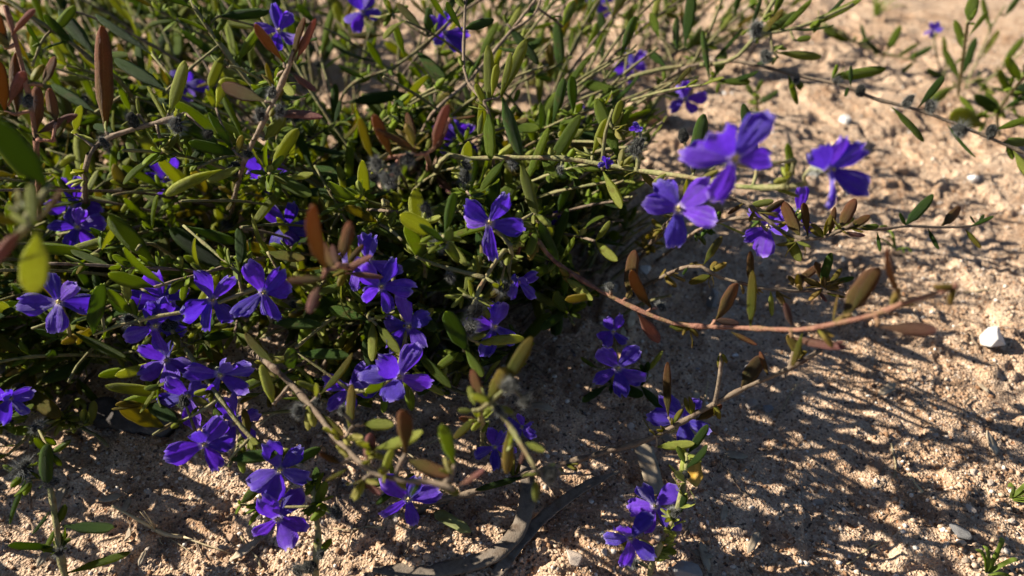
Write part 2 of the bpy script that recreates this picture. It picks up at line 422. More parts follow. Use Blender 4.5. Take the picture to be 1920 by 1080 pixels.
def flower_core():
    V, F, MI = [], [], []; n = 8
    prof = [(-.30, .03), (-.26, .055), (-.14, .06), (-.06, .05), (-.02, .055), (.0, .04), (-.01, .02)]
    for z, rr in prof:
        for j in range(n): V.append((math.cos(2*math.pi*j/n)*rr, math.sin(2*math.pi*j/n)*rr, z))
    for i in range(len(prof)-1):
        for j in range(n): F.append((i*n+j, i*n+(j+1) % n, (i+1)*n+(j+1) % n, (i+1)*n+j)); MI.append(0)
    F.append(tuple(range(n-1, -1, -1))); MI.append(0); F.append(tuple(len(V)-n+j for j in range(n))); MI.append(0)
    r = random.Random(5)
    for _ in range(90):
        a = r.uniform(0, 6.283); z = r.uniform(-.3, -.08); p = Vector((math.cos(a)*.055, math.sin(a)*.055, z)); d = (Vector((math.cos(a), math.sin(a), r.uniform(-.8, .3)))*r.uniform(.05, .11))
        i = len(V); V += [p+Vector((0, 0, .008)), p-Vector((0, 0, .008)), p+d]; F.append((i, i+1, i+2)); MI.append(1)
    return make_mesh('flower', V, F, [CALYX, HAIR], MI)
CORE = flower_core()
def throat_mesh():
    V, F = [], []; n = 6
    def add(p, q, r0, r1):
        a, f = tube([p, q], r0, r1, 5, cap=True); b = len(V); V.extend(a); F.extend(tuple(k+b for k in t) for t in f)
    add(Vector((0, 0, 0)), Vector((0, .02, .10)), .014, .02)
    for j in range(5):
        a = j*1.256+.3; add(Vector((math.cos(a)*.025, math.sin(a)*.025, .01)), Vector((math.cos(a)*.04, math.sin(a)*.04, .075)), .012, .006)
    return make_mesh('throat', V, F, THROAT)
THROATM = throat_mesh()

# ------------------------------------------------------------------ a plant: an empty at its root that carries stems, leaves, buds and flowers
class Plant:
    def __init__(s, name, label, cat, root, group=None, smat=STEM_G):
        s.e = bpy.data.objects.new(name, None); col.objects.link(s.e)
        s.e.empty_display_size = .01; s.e.location = root; s.root = Vector(root); s.T = Matrix.Translation(-s.root)
        s.e['label'] = label; s.e['category'] = cat
        if group: s.e['group'] = group
        s.smat = smat; s.pts = []; s.small = ([], [], [], []); s.smallkey = None; s.nleaf = 0
    def stem(s, pts, r0, r1, mat=None, name='stem', n=7):
        V, F = tube(pts, r0, r1, n, seed=RNG.randrange(9999)); V = [v-s.root for v in V]
        mesh_obj(name, make_mesh(name, V, F, mat or s.smat), s.e)
        if name == 'stem': s.pts += smooth_path(pts)
    def near(s, u, v):
        best = None
        for p in s.pts:
            q = proj(p); e = (q[0]-u)**2+(q[1]-v)**2
            if best is None or e < best[0]: best = (e, p, q[2])
        return best
    def near3(s, p): return min(s.pts, key=lambda q: (q-p).length)
    def leaf(s, pos, d, nrm, Ln, k='g', i=None, wx=1.0):
        i = RNG.randrange(len(LEAFSHAPES)) if i is None else i
        M = s.T @ frame(pos, d, nrm, Ln)
        if wx != 1: M = M @ Matrix.Diagonal((wx, 1, 1, 1))
        mesh_obj('leaf', leaf_mesh(k, i), s.e, M); s.nleaf += 1
    def tiny(s, pos, d, nrm, Ln):
        V, F, MI, UV = RNG.choice(_small); M = s.T @ frame(pos, d, nrm, Ln); a = s.small; b = len(a[0])
        a[0].extend(M @ Vector(v) for v in V); a[1].extend(tuple(k+b for k in f) for f in F); a[2].extend(MI); a[3].extend(UV)
    def bud(s, pos, size):
        q = Matrix.Rotation(RNG.uniform(0, 6.28), 4, 'Z') @ Matrix.Rotation(RNG.uniform(0, 3), 4, 'X')
        mesh_obj('bud', RNG.choice(BUDS), s.e, s.T @ Matrix.Translation(pos) @ q @ Matrix.Scale(size, 4))
    def flower(s, pos, nrm, upv, diam, cup=.35, missing=(), seed=0, stalk=True):
        r = random.Random(seed*17+3); n = nrm.normalized(); R = diam/2
        F0 = s.T @ frame(pos, upv, n, diam)
        fl = mesh_obj('flower', CORE, s.e, F0)
        mesh_obj('throat', THROATM, fl)
        base = [58, 122, 196, 270, 344]
        for i, a in enumerate(base):
            if i in missing: continue
            a = math.radians(a+r.uniform(-19, 19)); el = cup+r.uniform(-.55, .55)+(.18 if i < 2 else 0)
            d = Vector((math.cos(a)*math.cos(el), math.sin(a)*math.cos(el), math.sin(el)))
            nn = Vector((-math.cos(a)*math.sin(el), -math.sin(a)*math.sin(el), math.cos(el)))
            ln = .60*r.uniform(.82, 1.12)
            M = frame(Vector((math.cos(a)*.012, math.sin(a)*.012, .0)), d, nn, ln) @ Matrix.Rotation(r.uniform(-.7, .7), 4, 'Y')
            mesh_obj('petal', PETALS[r.randrange(len(PETALS))], fl, M)
        if stalk and s.pts:
            b = pos - n*diam*.28; q = s.near3(b)
            mid = b.lerp(q, .5) - n*min(.004, (q-b).length*.2)
            s.stem([q, mid, b], .0006, .0007, STEM_G, 'flower_stalk', 5)
    def finish(s, key='g'):
        if s.small[0]:
            me = make_mesh('small_leaves', s.small[0], s.small[1], LEAF[key], s.small[2], True, s.small[3])
            mesh_obj('small_leaves', me, s.e, kind='stuff')

def jit(a): return Vector((RNG.uniform(-a, a), RNG.uniform(-a, a), RNG.uniform(-a, a)))
PROTECT = []   # (u, v, radius px, depth): nothing random in front of these
LIT = []       # points that stand in clear sun

# ------------------------------------------------------------------ the soil: one sheet, fine near the plant, reaching far out
def axis(a, b, step, far):
    fwd = list(np.arange(a, b+step*.5, step)); s = step; x = fwd[-1]
    while x < far: s *= 1.22; x += s; fwd.append(x)
    s = step; x = fwd[0]; back = []
    while x > -far: s *= 1.22; x -= s; back.append(x)
    return np.array(back[::-1]+fwd)
gx = axis(-.34, .36, .00125, 40)
gy0 = list(np.arange(.04, .42, .00115)); s_ = .00115; y_ = gy0[-1]
while y_ < 1.15: s_ = min(s_*1.012, .0045); y_ += s_; gy0.append(y_)
while y_ < 40: s_ *= 1.25; y_ += s_; gy0.append(y_)
s_ = .00115; y_ = gy0[0]; bk = []
while y_ > -40: s_ *= 1.25; y_ -= s_; bk.append(y_)
gy = np.array(bk[::-1]+gy0)
GX, GY = np.meshgrid(gx, gy)
GZ = height(GX, GY)
GZ = np.where((np.abs(GX) > 1.5) | (np.abs(GY) > 2.5), GZ*.3, GZ)
nx_, ny_ = len(gx), len(gy)
co = np.stack([GX, GY, GZ], -1).reshape(-1, 3).astype(np.float32)
ii = (np.arange(ny_-1)[:, None]*nx_ + np.arange(nx_-1)[None, :]).ravel()
fc = np.stack([ii, ii+1, ii+nx_+1, ii+nx_], -1).astype(np.int32)
gm = bpy.data.meshes.new('ground')
gm.vertices.add(len(co)); gm.vertices.foreach_set('co', co.ravel())
gm.loops.add(fc.size); gm.loops.foreach_set('vertex_index', fc.ravel())
gm.polygons.add(len(fc)); gm.polygons.foreach_set('loop_start', np.arange(0, fc.size, 4, dtype=np.int32))
gm.polygons.foreach_set('use_smooth', np.ones(len(fc), bool))
gm.update(calc_edges=True); gm.materials.append(SOIL)
mesh_obj('ground', gm, label='bare sandy reddish soil with a crumbly crust', kind='structure')

# loose grains nobody could count
_ico = bmesh.new(); bmesh.ops.create_icosphere(_ico, subdivisions=1, radius=1)
ICV = np.array([v.co[:] for v in _ico.verts]); ICF = np.array([[v.index for v in f.verts] for f in _ico.faces]); _ico.free()
def grains(n, seed):
    r = np.random.RandomState(seed)
    t = r.rand(n); y = .06 + .75*t**1.5; x = (r.rand(n)-.5)*(.34+1.5*y*.95)
    cl = fbm(x*30+4, y*30, 3, 44); keep = cl + r.rand(n)*.35 > .60; x, y = x[keep], y[keep]; n = len(x)
    s = .00032+.0008*r.rand(n)**3.0 + (r.rand(n) < .025)*.0010*r.rand(n)
    z = height(x, y) + s*.25
    V = ICV[None]*(1+.55*(r.rand(n, 12, 1)-.5)) * (s[:, None, None]*(1+.7*(r.rand(n, 1, 3)-.5))*np.array([1, 1, .8]))
    a = r.rand(n)*6.28; ca, sa = np.cos(a)[:, None], np.sin(a)[:, None]
    V = np.stack([V[..., 0]*ca-V[..., 1]*sa, V[..., 0]*sa+V[..., 1]*ca, V[..., 2]], -1) + np.stack([x, y, z], -1)[:, None]
    F = (ICF[None]+12*np.arange(n)[:, None, None]).reshape(-1, 3).astype(np.int32)
    me = bpy.data.meshes.new('soil_grains'); me.vertices.add(n*12); me.vertices.foreach_set('co', V.astype(np.float32).ravel())
    me.loops.add(F.size); me.loops.foreach_set('vertex_index', F.ravel()); me.polygons.add(len(F))
    me.polygons.foreach_set('loop_start', np.arange(0, F.size, 3, dtype=np.int32)); me.update(calc_edges=True); me.materials.append(GRAINS)
    mesh_obj('soil_grains', me, label='loose sand grains and crumbs scattered over the soil', cat='sand', kind='stuff')
grains(90000, 3)

# ------------------------------------------------------------------ stems that can be picked out one by one
def flower_at(pl, spec, i):
    u, v, px, tx, ty, roll = spec[:6]; opt = spec[6] if len(spec) > 6 else {}
    diam = opt.get('diam', .0225); d = opt.get('d', FPX*diam/px); diam *= .93
    jk = .25 if opt.get('fix') or px > 115 else 1.0
    p = at(u, v, d); g = gh(p.x, p.y)
    if p.z < g+.006:
        q = ground(u, v); d2 = proj(q)[2]-.012; diam *= d2/d; d = d2; p = at(u, v, d)
    n = (-ray(u, v).normalized() + RT*(tx+RNG.uniform(-.3, .3)*jk) + UP*(ty+RNG.uniform(-.25, .2)*jk)).normalized()
    a = math.radians(roll); upv = UP*math.cos(a)+RT*math.sin(a)
    pl.flower(p, n, upv, diam, opt.get('cup', .3), opt.get('missing', ()), seed=i+1)
    if opt.get('protect', True): PROTECT.append((u, v, px*.34, d))
    if opt.get('lit', True): LIT.append(p)
def leaf_at(pl, spec):
    bu, bv, tu, tv, k = spec[:5]; wx = spec[5] if len(spec) > 5 else 1.0; d = spec[6] if len(spec) > 6 else None
    e, sp, sd = pl.near(bu, bv)
    if d is None: d = sd
    b = at(bu, bv, d)
    if (b-sp).length > .0022: pl.stem([sp, sp.lerp(b, .5)+jit(.0006), b], .0007, .0006, n=5)
    lp = math.hypot(tu-bu, tv-bv)*d/FPX
    if d < .212: wx *= 1.3
    tgt = .024 if lp > .011 else lp*1.12
    dz = 0
    if tgt > lp: dz = math.sqrt(tgt*tgt-lp*lp)*RNG.choice((-.75, -.5, .6))
    dz = max(-.7*lp, min(.7*lp, dz))
    t = at(tu, tv, d+dz)
    g = gh(t.x, t.y)+.0012
    if t.z < g: t.z = g
    D = t-b
    tc = (CAM-b).normalized()
    n = tc*.75 + Vector((0, 0, .45)) + jit(.42)
    i = RNG.choice((0, 1, 2, 4, 5, 6)) if tgt > .012 else 6
    pl.leaf(b, D, n, D.length*1.03, k, i, wx*RNG.uniform(.92, 1.1)*(1.0 if lp < .02 else .92))
    PROTECT.append(((bu+tu)/2, (bv+tv)/2, math.hypot(tu-bu, tv-bv)*.30, d-.004))
def along(pl, n, px=14):
    """axillary small leaves and knots along the stems"""
    P = pl.pts
    if len(P) < 4: return
    for _ in range(n):
        i = RNG.randrange(max(1, len(P)//6), len(P)-1); p = P[i]; ax = (P[i+1]-P[i]).normalized()
        side = (ax.orthogonal().normalized()); side.rotate(Matrix.Rotation(RNG.uniform(0, 6.28), 3, ax))
        d = (ax*RNG.uniform(.3, 1)+side+Vector((0, 0, .3))).normalized()
        for _k in range(RNG.randint(1, 4)):
            pl.tiny(p, (d+jit(.6)).normalized(), Vector((0, 0, 1))+jit(.8), RNG.uniform(.0035, .0085))
ALLPLANTS = []
def build(S):
    mat = {'g': STEM_G, 'b': STEM_B, 'r': STEM_R}[S.get('mat', 'g')]
    root = ground(*S['root']); pl = Plant(S.get('name', 'flowering_plant'), S['label'], S.get('cat', 'plant'), root, S.get('group'), mat)
    P = [at(*q) for q in S['path']]
    for p in P:
        g = gh(p.x, p.y)+.002
        if p.z < g: p.z = g
    r = S.get('r', .0011)
    pl.stem([root-Vector((0, 0, .004))]+P, r*1.15, r*.75)
    for br in S.get('branch', ()):
        B = [at(*q) for q in br]; q = pl.near3(B[0]); pl.stem([q]+B, r*.8, r*.55)
    for lf in S.get('leaves', ()): leaf_at(pl, lf)
    for b in S.get('buds', ()):
        u, v, px = b[:3]; e, sp, sd = pl.near(u, v); dd = b[3] if len(b) > 3 else sd-.001
        bp = at(u, v, dd)
        if (bp-sp).length > .003: pl.stem([sp, bp], .0006, .0005, n=5)
        pl.bud(bp, px*dd/FPX*.5); PROTECT.append((u, v, px*.6, dd))
    for i, f in enumerate(S.get('flowers', ())): flower_at(pl, f, i+int(f[0]))
    along(pl, S.get('small', 8)); pl.finish(S.get('sk', 'g')); ALLPLANTS.append(pl); return pl

STEMS = [
 dict(label='reddish trailing stem with rusty upright leaves hanging out over the bare sand', mat='r', root=(960, 520), r=.00095, sk='o', small=14,
  path=[(985, 440, .285), (1040, 490, .272), (1125, 545, .265), (1230, 595, .255), (1290, 610, .25), (1400, 615, .235), (1500, 618, .215), (1560, 608, .205), (1640, 590, .195), (1695, 568, .187), (1740, 555, .182), (1795, 535, .176)],
  leaves=[(1060, 520, 1108, 560, 'y'), (1120, 552, 1055, 565, 'o'), (1178, 560, 1186, 460, 'r'), (1222, 578, 1173, 505, 'r'), (1195, 585, 1236, 648, 'p', .9), (1255, 612, 1296, 612, 'o', 1.5),
   (1340, 606, 1391, 530, 'r', .85), (1407, 612, 1411, 518, 'o', .8), (1340, 600, 1385, 605, 'p'), (1485, 632, 1582, 648, 'p', .9), (1645, 612, 1752, 613, 'p', .95), (1580, 596, 1652, 488, 'r', .75), (1592, 590, 1640, 505, 'r', .6),
   (1695, 570, 1652, 468, 'r', .6), (1485, 612, 1473, 570, 'p'), (1505, 622, 1486, 690, 'o', .8), (1370, 622, 1418, 646, 'r', .6), (985, 440, 940, 395, 'd')],
  buds=[(1145, 537, 26), (1186, 555, 22), (1240, 577, 26)]),
 dict(label='long low brown stem lying beside the curled bark strip and rising to the right', mat='b', root=(780, 958), r=.0011, sk='o', small=10,
  path=[(805, 943, .291), (880, 925, .288), (985, 890, .284), (1100, 857, .28), (1210, 825, .275), (1280, 790, .268), (1380, 735, .26), (1480, 690, .25), (1540, 655, .245)],
  branch=[[(1480, 690, .25), (1490, 650, .248)], [(1340, 755, .262), (1350, 700, .26), (1352, 660, .258)]],
  leaves=[(1390, 728, 1432, 668, 'r', 1.1), (1253, 782, 1249, 685, 'r', .75), (1230, 838, 1298, 832, 'y', .9), (1305, 788, 1352, 760, 'r'), (1505, 675, 1478, 630, 'o'), (1440, 705, 1425, 660, 'r', .7), (985, 893, 900, 915, 'd', .5), (1540, 655, 1580, 640, 'p', .7)],
  flowers=[(1280, 788, 108, .0, .35, 10, {'lit': True, 'd': .285})]),
 dict(label='stem bearing the three largest violet blooms held above the sand', mat='g', root=(800, 360), r=.0012, small=26, sk='y',
  path=[(830, 300, .31), (880, 297, .30), (1030, 296, .285), (1110, 305, .28), (1200, 320, .268), (1290, 332, .25), (1370, 348, .235), (1450, 352, .22), (1510, 345, .212)],
  branch=[[(1130, 300, .275), (1135, 250, .272), (1150, 205, .27)], [(1195, 315, .268), (1200, 270, .266), (1200, 240, .265)], [(1470, 350, .216), (1485, 320, .214), (1490, 300, .212)]],
  leaves=[(1162, 300, 1120, 186, 'g', .9), (1110, 292, 1137, 228, 'y', .8), (1150, 240, 1165, 190, 'y'), (1160, 250, 1178, 205, 'g', .9), (975, 300, 1006, 400, 'y', .85), (1130, 320, 1160, 385, 'y', .8), (1300, 325, 1322, 215, 'd', .8, .26), (1420, 300, 1395, 200, 'd', .9, .25), (1455, 352, 1498, 368, 'y', .7), (1490, 330, 1478, 270, 'g', .9), (1440, 345, 1478, 362, 'y', .7), (1250, 325, 1225, 345, 'y'), (945, 300, 900, 345, 'g'), (1015, 298, 1045, 330, 'g', 1.2), (1200, 322, 1235, 352, 'o'), (940, 297, 965, 325, 'o')],
  buds=[(872, 332, 34), (700, 330, 30, .31), (875, 310, 26), (1280, 255, 34), (1195, 275, 40), (960, 308, 22), (1050, 320, 20)],
  flowers=[(1377, 297, 188, .15, .25, 4, {'d': .19, 'cup': .2, 'diam': .0255}), (1273, 392, 148, -.1, .15, 12, {'d': .222, 'cup': .3, 'diam': .0235}), (1553, 318, 150, .75, -.1, 30, {'d': .20, 'cup': .6, 'diam': .0225}),
    (1137, 305, 24, .1, .9, 0, {'diam': .007, 'd': .272, 'cup': 1.2}), (1198, 242, 20, .1, .8, 0, {'diam': .007, 'd': .265, 'cup': 1.2})]),
 dict(label='woody sprig with a tuft of brown and yellow leaves below the side-on violet bloom', mat='b', root=(1180, 500), r=.0010, small=22, sk='o',
  path=[(1290, 380, .292), (1380, 374, .285), (1420, 396, .28), (1475, 440, .275), (1530, 448, .27), (1580, 430, .265), (1600, 420, .263)],
  leaves=[(1575, 428, 1604, 372, 'r', .8), (1560, 440, 1600, 408, 'y', .9), (1585, 432, 1630, 405, 'r'), (1580, 436, 1622, 440, 'p', .8), (1545, 445, 1560, 398, 'o', .6), (1475, 440, 1500, 488, 'y', 1.1), (1500, 445, 1470, 378, 'r', .9), (1430, 400, 1470, 376, 'r', .7), (1405, 385, 1450, 375, 'y', 1.0), (1515, 445, 1507, 378, 'r', .6), (1555, 442, 1565, 390, 'r', .7), (1395, 380, 1365, 400, 'r', .9), (1415, 395, 1405, 415, 'o'), (1490, 450, 1520, 462, 'y')],
  flowers=[(1440, 425, 85, 0, .5, 0, {'d': .315, 'lit': False}), (1497, 398, 70, .4, .3, 20, {'d': .31, 'lit': False, 'missing': (0, 3)})]),
 dict(label='thin dark twig with few small leaves reaching far out over the sunlit sand', mat='b', root=(1230, 480), r=.0008, small=10, sk='d',
  path=[(1345, 416, .30), (1500, 421, .305), (1640, 430, .31), (1700, 424, .315), (1760, 426, .32), (1820, 424, .325), (1850, 415, .33)],
  leaves=[(1698, 422, 1742, 374, 'd'), (1765, 424, 1816, 381, 'r', .8), (1820, 424, 1862, 405, 'd', .9), (1700, 424, 1688, 400, 'd'), (1740, 428, 1760, 466, 'd', .7), (1810, 430, 1838, 464, 'o', .8), (1835, 418, 1845, 402, 'd'), (1830, 420, 1820, 405, 'd'), (1645, 430, 1665, 425, 'g', 1.4), (1645, 435, 1650, 470, 'd', .6), (1345, 416, 1400, 436, 'y', .6)]),
 dict(label='short sprig ending in a rosette of brown leaves beneath the thin dark twig', mat='b', root=(1180, 540), r=.0009, small=24, sk='o',
  path=[(1290, 500, .31), (1350, 520, .305), (1430, 540, .30), (1500, 546, .30), (1550, 545, .296), (1592, 556, .293)],
  leaves=[(1490, 533, 1532, 500, 'r'), (1540, 535, 1556, 480, 'd'), (1555, 535, 1578, 503, 'o', .8), (1407, 535, 1408, 478, 'r', .8), (1335, 515, 1292, 530, 'o', 1.1), (1290, 500, 1280, 515, 'd'), (1445, 545, 1448, 592, 'y', .6), (1535, 545, 1550, 565, 'p', .9), (1550, 550, 1590, 555, 'o', .9), (1320, 495, 1355, 432, 'o', .7), (1545, 528, 1530, 492, 'r'), (1555, 530, 1600, 520, 'd')]),
 dict(label='long grey runner with scattered leaves and dark buds crossing towards the background weeds', mat='b', root=(1160, 260), r=.0010, small=10,
  path=[(1250, 150, .42), (1335, 117, .40), (1400, 118, .39), (1490, 140, .38), (1580, 160, .37), (1640, 185, .365), (1720, 206, .36), (1800, 236, .355), (1920, 287, .35), (2000, 330, .345)],
  leaves=[(1478, 140, 1496, 196, 'g', .7), (1560, 146, 1660, 128, 'g', .75), (1595, 165, 1597, 124, 'd', .7), (1672, 200, 1742, 256, 'g', 1.0), (1720, 204, 1769, 144, 'd', .75), (1775, 232, 1826, 298, 'd', .45), (1900, 282, 1935, 330, 'y'), (1860, 245, 1925, 222, 'g', .8), (1590, 162, 1585, 180, 'd'), (1880, 268, 1930, 262, 'g')],
  buds=[(1493, 150, 18), (1570, 150, 20), (1612, 172, 30), (1703, 190, 30), (1745, 200, 34), (1800, 246, 40), (1858, 248, 34)]),
 dict(label='upright leafy branch with dark narrow leaves at the far edge of the shrub', root=(1080, 230), r=.0013, small=18,
  path=[(1130, 176, .44), (1200, 140, .42), (1280, 124, .41), (1365, 115, .39), (1410, 76, .38), (1440, 20, .375), (1480, -40, .37)],
  branch=[[(1420, 65, .378), (1500, 50, .372), (1600, 8, .368)], [(1300, 118, .405), (1330, 60, .40), (1350, 10, .395), (1360, -30, .39)], [(1330, 130, .40), (1340, 150, .395)]],
  leaves=[(1418, 78, 1467, 14, 'o', .8), (1410, 48, 1428, -5, 'd', .8), (1450, 98, 1542, 100, 'y', .8), (1490, 76, 1520, 70, 'g', 1.2), (1500, 52, 1610, 6, 'g', .7), (1540, 35, 1590, -5, 'd', .7), (1460, 60, 1520, 0, 'g', .6), (1480, 55, 1560, 55, 'd', .7), (1283, 88, 1298, -6, 'd', 1), (1330, 152, 1322, 55, 'd', .65), (1342, 142, 1362, 86, 'g'), (1350, 158, 1422, 138, 'd', .9), (1270, 95, 1265, 40, 'd'), (1440, 60, 1495, 20, 'g', .6), (1330, 120, 1390, 60, 'd', .5), (1450, 30, 1475, -25, 'g'), (1460, 108, 1420, 118, 'd'), (1340, 152, 1405, 150, 'g', .9), (1250, 128, 1215, 90, 'd'), (1235, 70, 1222, 28, 'g')],
  buds=[(1418, 56, 34), (1437, 106, 30)]),
 dict(label='bare dark stem standing straight up beside the sunlit pale leaf tuft', mat='b', root=(930, 440), r=.0008, small=6, sk='y', name='leafy_plant',
  path=[(925, 300, .30), (915, 208, .28), (888, 168, .285), (870, 128, .29), (873, 0, .30), (876, -70, .30)],
  leaves=[(918, 200, 914, 88, 'y', .65), (922, 185, 932, 120, 'y', .8), (938, 180, 962, 96, 'y', .75), (940, 182, 984, 78, 'y', .8), (912, 200, 893, 158, 'y', 1.0), (915, 210, 916, 288, 'g', 1.1), (942, 182, 976, 284, 'd', .9), (905, 208, 898, 250, 'y', .7), (870, 55, 926, 34, 'd', 1.0), (875, 10, 900, -30, 'g'), (868, 60, 835, 5, 'd', .7)]),
 dict(label='slanting dark twig forking above the flower half hidden behind a leaf', mat='b', root=(770, 320), r=.0010, small=8, name='leafy_plant',
  path=[(800, 230, .37), (880, 150, .36), (940, 80, .36), (1000, 5, .36), (1030, -40, .36)],
  branch=[[(960, 55, .36), (1000, 30, .358), (1020, -20, .355)]],
  leaves=[(950, 45, 1010, 112, 'd', .9), (1055, 50, 1074, 6, 'g', .9, .37), (870, 160, 898, 105, 'd', .6), (930, 90, 990, 95, 'd', .5)]),
 dict(label='arching stem with two dark oval leaves in front of the upper violet flower', root=(640, 340), r=.0010, small=12, name='leafy_plant',
  path=[(640, 185, .40), (740, 125, .38), (800, 80, .375), (850, 30, .37), (880, -30, .37)],
  leaves=[(652, 192, 758, 170, 'd', 1.0), (800, 68, 816, 8, 'd', 1.2), (720, 130, 690, 80, 'g', .9), (760, 110, 740, 50, 'g', .8), (690, 150, 640, 120, 'd'), (840, 40, 810, -10, 'g'), (780, 95, 830, 140, 'd'), (735, 25, 765, 10, 'g'), (738, 35, 727, 0, 'y', .9)],
  flowers=[(832, 62, 85, .1, .1, 40, {'d': .385, 'lit': False, 'diam': .024}), (680, 22, 60, 0, .3, 0, {'d': .42, 'lit': False})]),
 dict(label='green diagonal stem with broad dark leaves beside the flat grey bark', root=(330, 300), r=.0012, small=16, name='leafy_plant',
  path=[(240, 170, .35), (180, 120, .34), (120, 70, .335), (55, 30, .33), (0, -10, .33)],
  leaves=[(145, 92, 84, 30, 'd', .95), (182, 108, 108, 14, 'd', .95), (178, 210, 88, 150, 'd', .9), (262, 182, 204, 140, 'd', .9), (75, 85, 48, 45, 'd'), (60, 125, 28, 70, 'o', .6), (130, 75, 80, 85, 'd', .6), (170, 110, 230, 100, 'g', .7), (220, 155, 245, 210, 'g', .8), (100, 60, 140, 10, 'g', .7)]),
 dict(label='grey branch studded with black felted buds and one sunlit upright leaf', mat='b', root=(160, 440), r=.0014, small=16, sk='y',
  path=[(160, 320, .292), (190, 268, .288), (235, 247, .285), (310, 226, .28), (348, 214, .277)],
  leaves=[(316, 212, 344, 118, 'y', .85), (305, 287, 333, 252, 'y', .9), (198, 246, 191, 52, 'r', .62), (260, 215, 256, 185, 'y', .9), (140, 250, 152, 200, 'y', 1.0), (330, 225, 405, 265, 'd'), (215, 250, 165, 225, 'd'), (240, 250, 255, 300, 'g')],
  buds=[(250, 226, 34), (333, 232, 40), (195, 268, 26), (390, 250, 26)]),
 dict(label='tall green stem among broad leaves under the upper violet flower', root=(520, 330), r=.0014, small=16, name='leafy_plant',
  path=[(520, 240, .34), (475, 165, .33), (425, 100, .325), (377, 33, .32), (345, -30, .32)],
  leaves=[(410, 30, 502, 20, 'd', .9), (312, 170, 208, 98, 'd', 1.0, .325), (395, 60, 340, 30, 'g', .7), (420, 100, 395, 160, 'y', .8), (440, 120, 480, 60, 'g', .7), (360, 15, 300, -20, 'd'), (400, 70, 435, 15, 'g', .6), (285, 102, 180, 18, 'd', .7, .33), (470, 160, 420, 145, 'y')],
  flowers=[(522, 58, 92, .1, .2, 10, {'d': .345})]),
 dict(label='grey sprig topped by rusty pink leaves with black buds below', mat='b', root=(420, 430), r=.0012, small=14, sk='o',
  path=[(450, 330, .295), (470, 276, .28), (503, 212, .265), (520, 176, .258), (540, 130, .25), (552, 95, .245)],
  leaves=[(533, 118, 484, 46, 'r'), (546, 118, 556, 34, 'r', .9), (556, 112, 595, 46, 'p', .8), (548, 138, 592, 168, 'p', 1.0), (498, 190, 424, 164, 'r', .9), (508, 212, 592, 204, 'p', .7), (495, 262, 532, 218, 'y', 1), (447, 290, 356, 268, 'd', 1.1), (438, 282, 394, 214, 'd', .9), (515, 175, 500, 120, 'o', .7), (405, 202, 422, 146, 'y'), (455, 312, 385, 338, 'y', .6)],
  buds=[(490, 214, 30), (525, 208, 30), (510, 174, 26), (440, 318, 40), (465, 290, 22)]),
 dict(label='rusty leaved shoot at the rim of the shrub next to the pale bark', mat='r', root=(70, 440), r=.0011, small=8, sk='o',
  path=[(70, 300, .262), (66, 250, .255), (50, 160, .245), (25, 60, .238), (10, 10, .235)],
  leaves=[(67, 250, 74, 148, 'r', .75), (80, 160, 100, 106, 'r', 1.0), (32, 215, 28, 112, 'r', .9), (70, 250, 128, 215, 'p', .7), (100, 265, 122, 225, 'o', .7), (105, 230, 96, 165, 'r', .8), (10, 210, 0, 120, 'r'), (20, 70, 68, 8, 'p', .5), (15, 200, 45, 130, 'p', .7), (10, 90, -10, 20, 'r')],
  buds=[(52, 190, 30), (5, 70, 30)]),
 dict(label='shoot tip with pale fuzzy leaves hovering in front of the shaded blooms', mat='g', root=(-60, 640), r=.0012, small=4, sk='o',
  path=[(-40, 560, .24), (0, 480, .19), (55, 422, .158)],
  branch=[[(40, 430, .162), (70, 380, .165), (95, 345, .17)]],
  leaves=[(62, 418, 55, 345, 'y', .7), (70, 430, 63, 540, 'y', .95), (38, 432, -10, 490, 'p', .8), (40, 420, -20, 405, 'o', .9), (72, 412, 112, 358, 'r', .6), (88, 350, -10, 232, 'd', 1.0), (50, 420, 20, 400, 'y', .8)]),
 dict(label='rusty shoot tip with pink leaves rising between the violet flowers of the thicket', mat='r', root=(672, 520), r=.0012, small=4, sk='o',
  path=[(665, 505, .30), (650, 500, .23), (636, 498, .185)],
  leaves=[(612, 505, 570, 384, 'r', .95), (625, 505, 597, 448, 'r', .8), (638, 492, 656, 418, 'r', .7), (648, 512, 718, 516, 'p', .8), (645, 505, 695, 480, 'p', .7), (605, 522, 540, 525, 'r', .7), (598, 535, 580, 585, 'p', .9), (632, 500, 622, 460, 'p', .8), (650, 495, 680, 460, 'r', .7)]),
 dict(label='brownish shoot tip standing up between black buds above the green thicket', mat='r', root=(800, 320), r=.0011, small=4, sk='o',
  path=[(804, 310, .33), (802, 298, .27), (798, 288, .225)],
  leaves=[(700, 302, 670, 218, 'o', .9), (738, 300, 700, 214, 'r', .8), (790, 290, 716, 234, 'r', .85), (778, 270, 762, 212, 'r', .8), (812, 280, 840, 200, 'p', .8), (815, 285, 838, 228, 'p', .7), (805, 318, 852, 358, 'p', .8), (800, 285, 805, 262, 'y', 1.2), (760, 345, 738, 385, 'p', .7), (800, 290, 780, 300, 'r'), (845, 222, 888, 216, 'r', .6)],
  buds=[(705, 308, 34), (765, 300, 32), (780, 315, 34), (742, 320, 28), (725, 338, 34)]),
 dict(label='long stem of olive leaves running down in front of the bare sand', mat='b', root=(455, 640), r=.0012, small=22, sk='y',
  path=[(500, 680, .255), (545, 720, .245), (590, 770, .235), (625, 815, .225), (680, 872, .21), (740, 898, .20), (810, 905, .195), (850, 918, .19)],
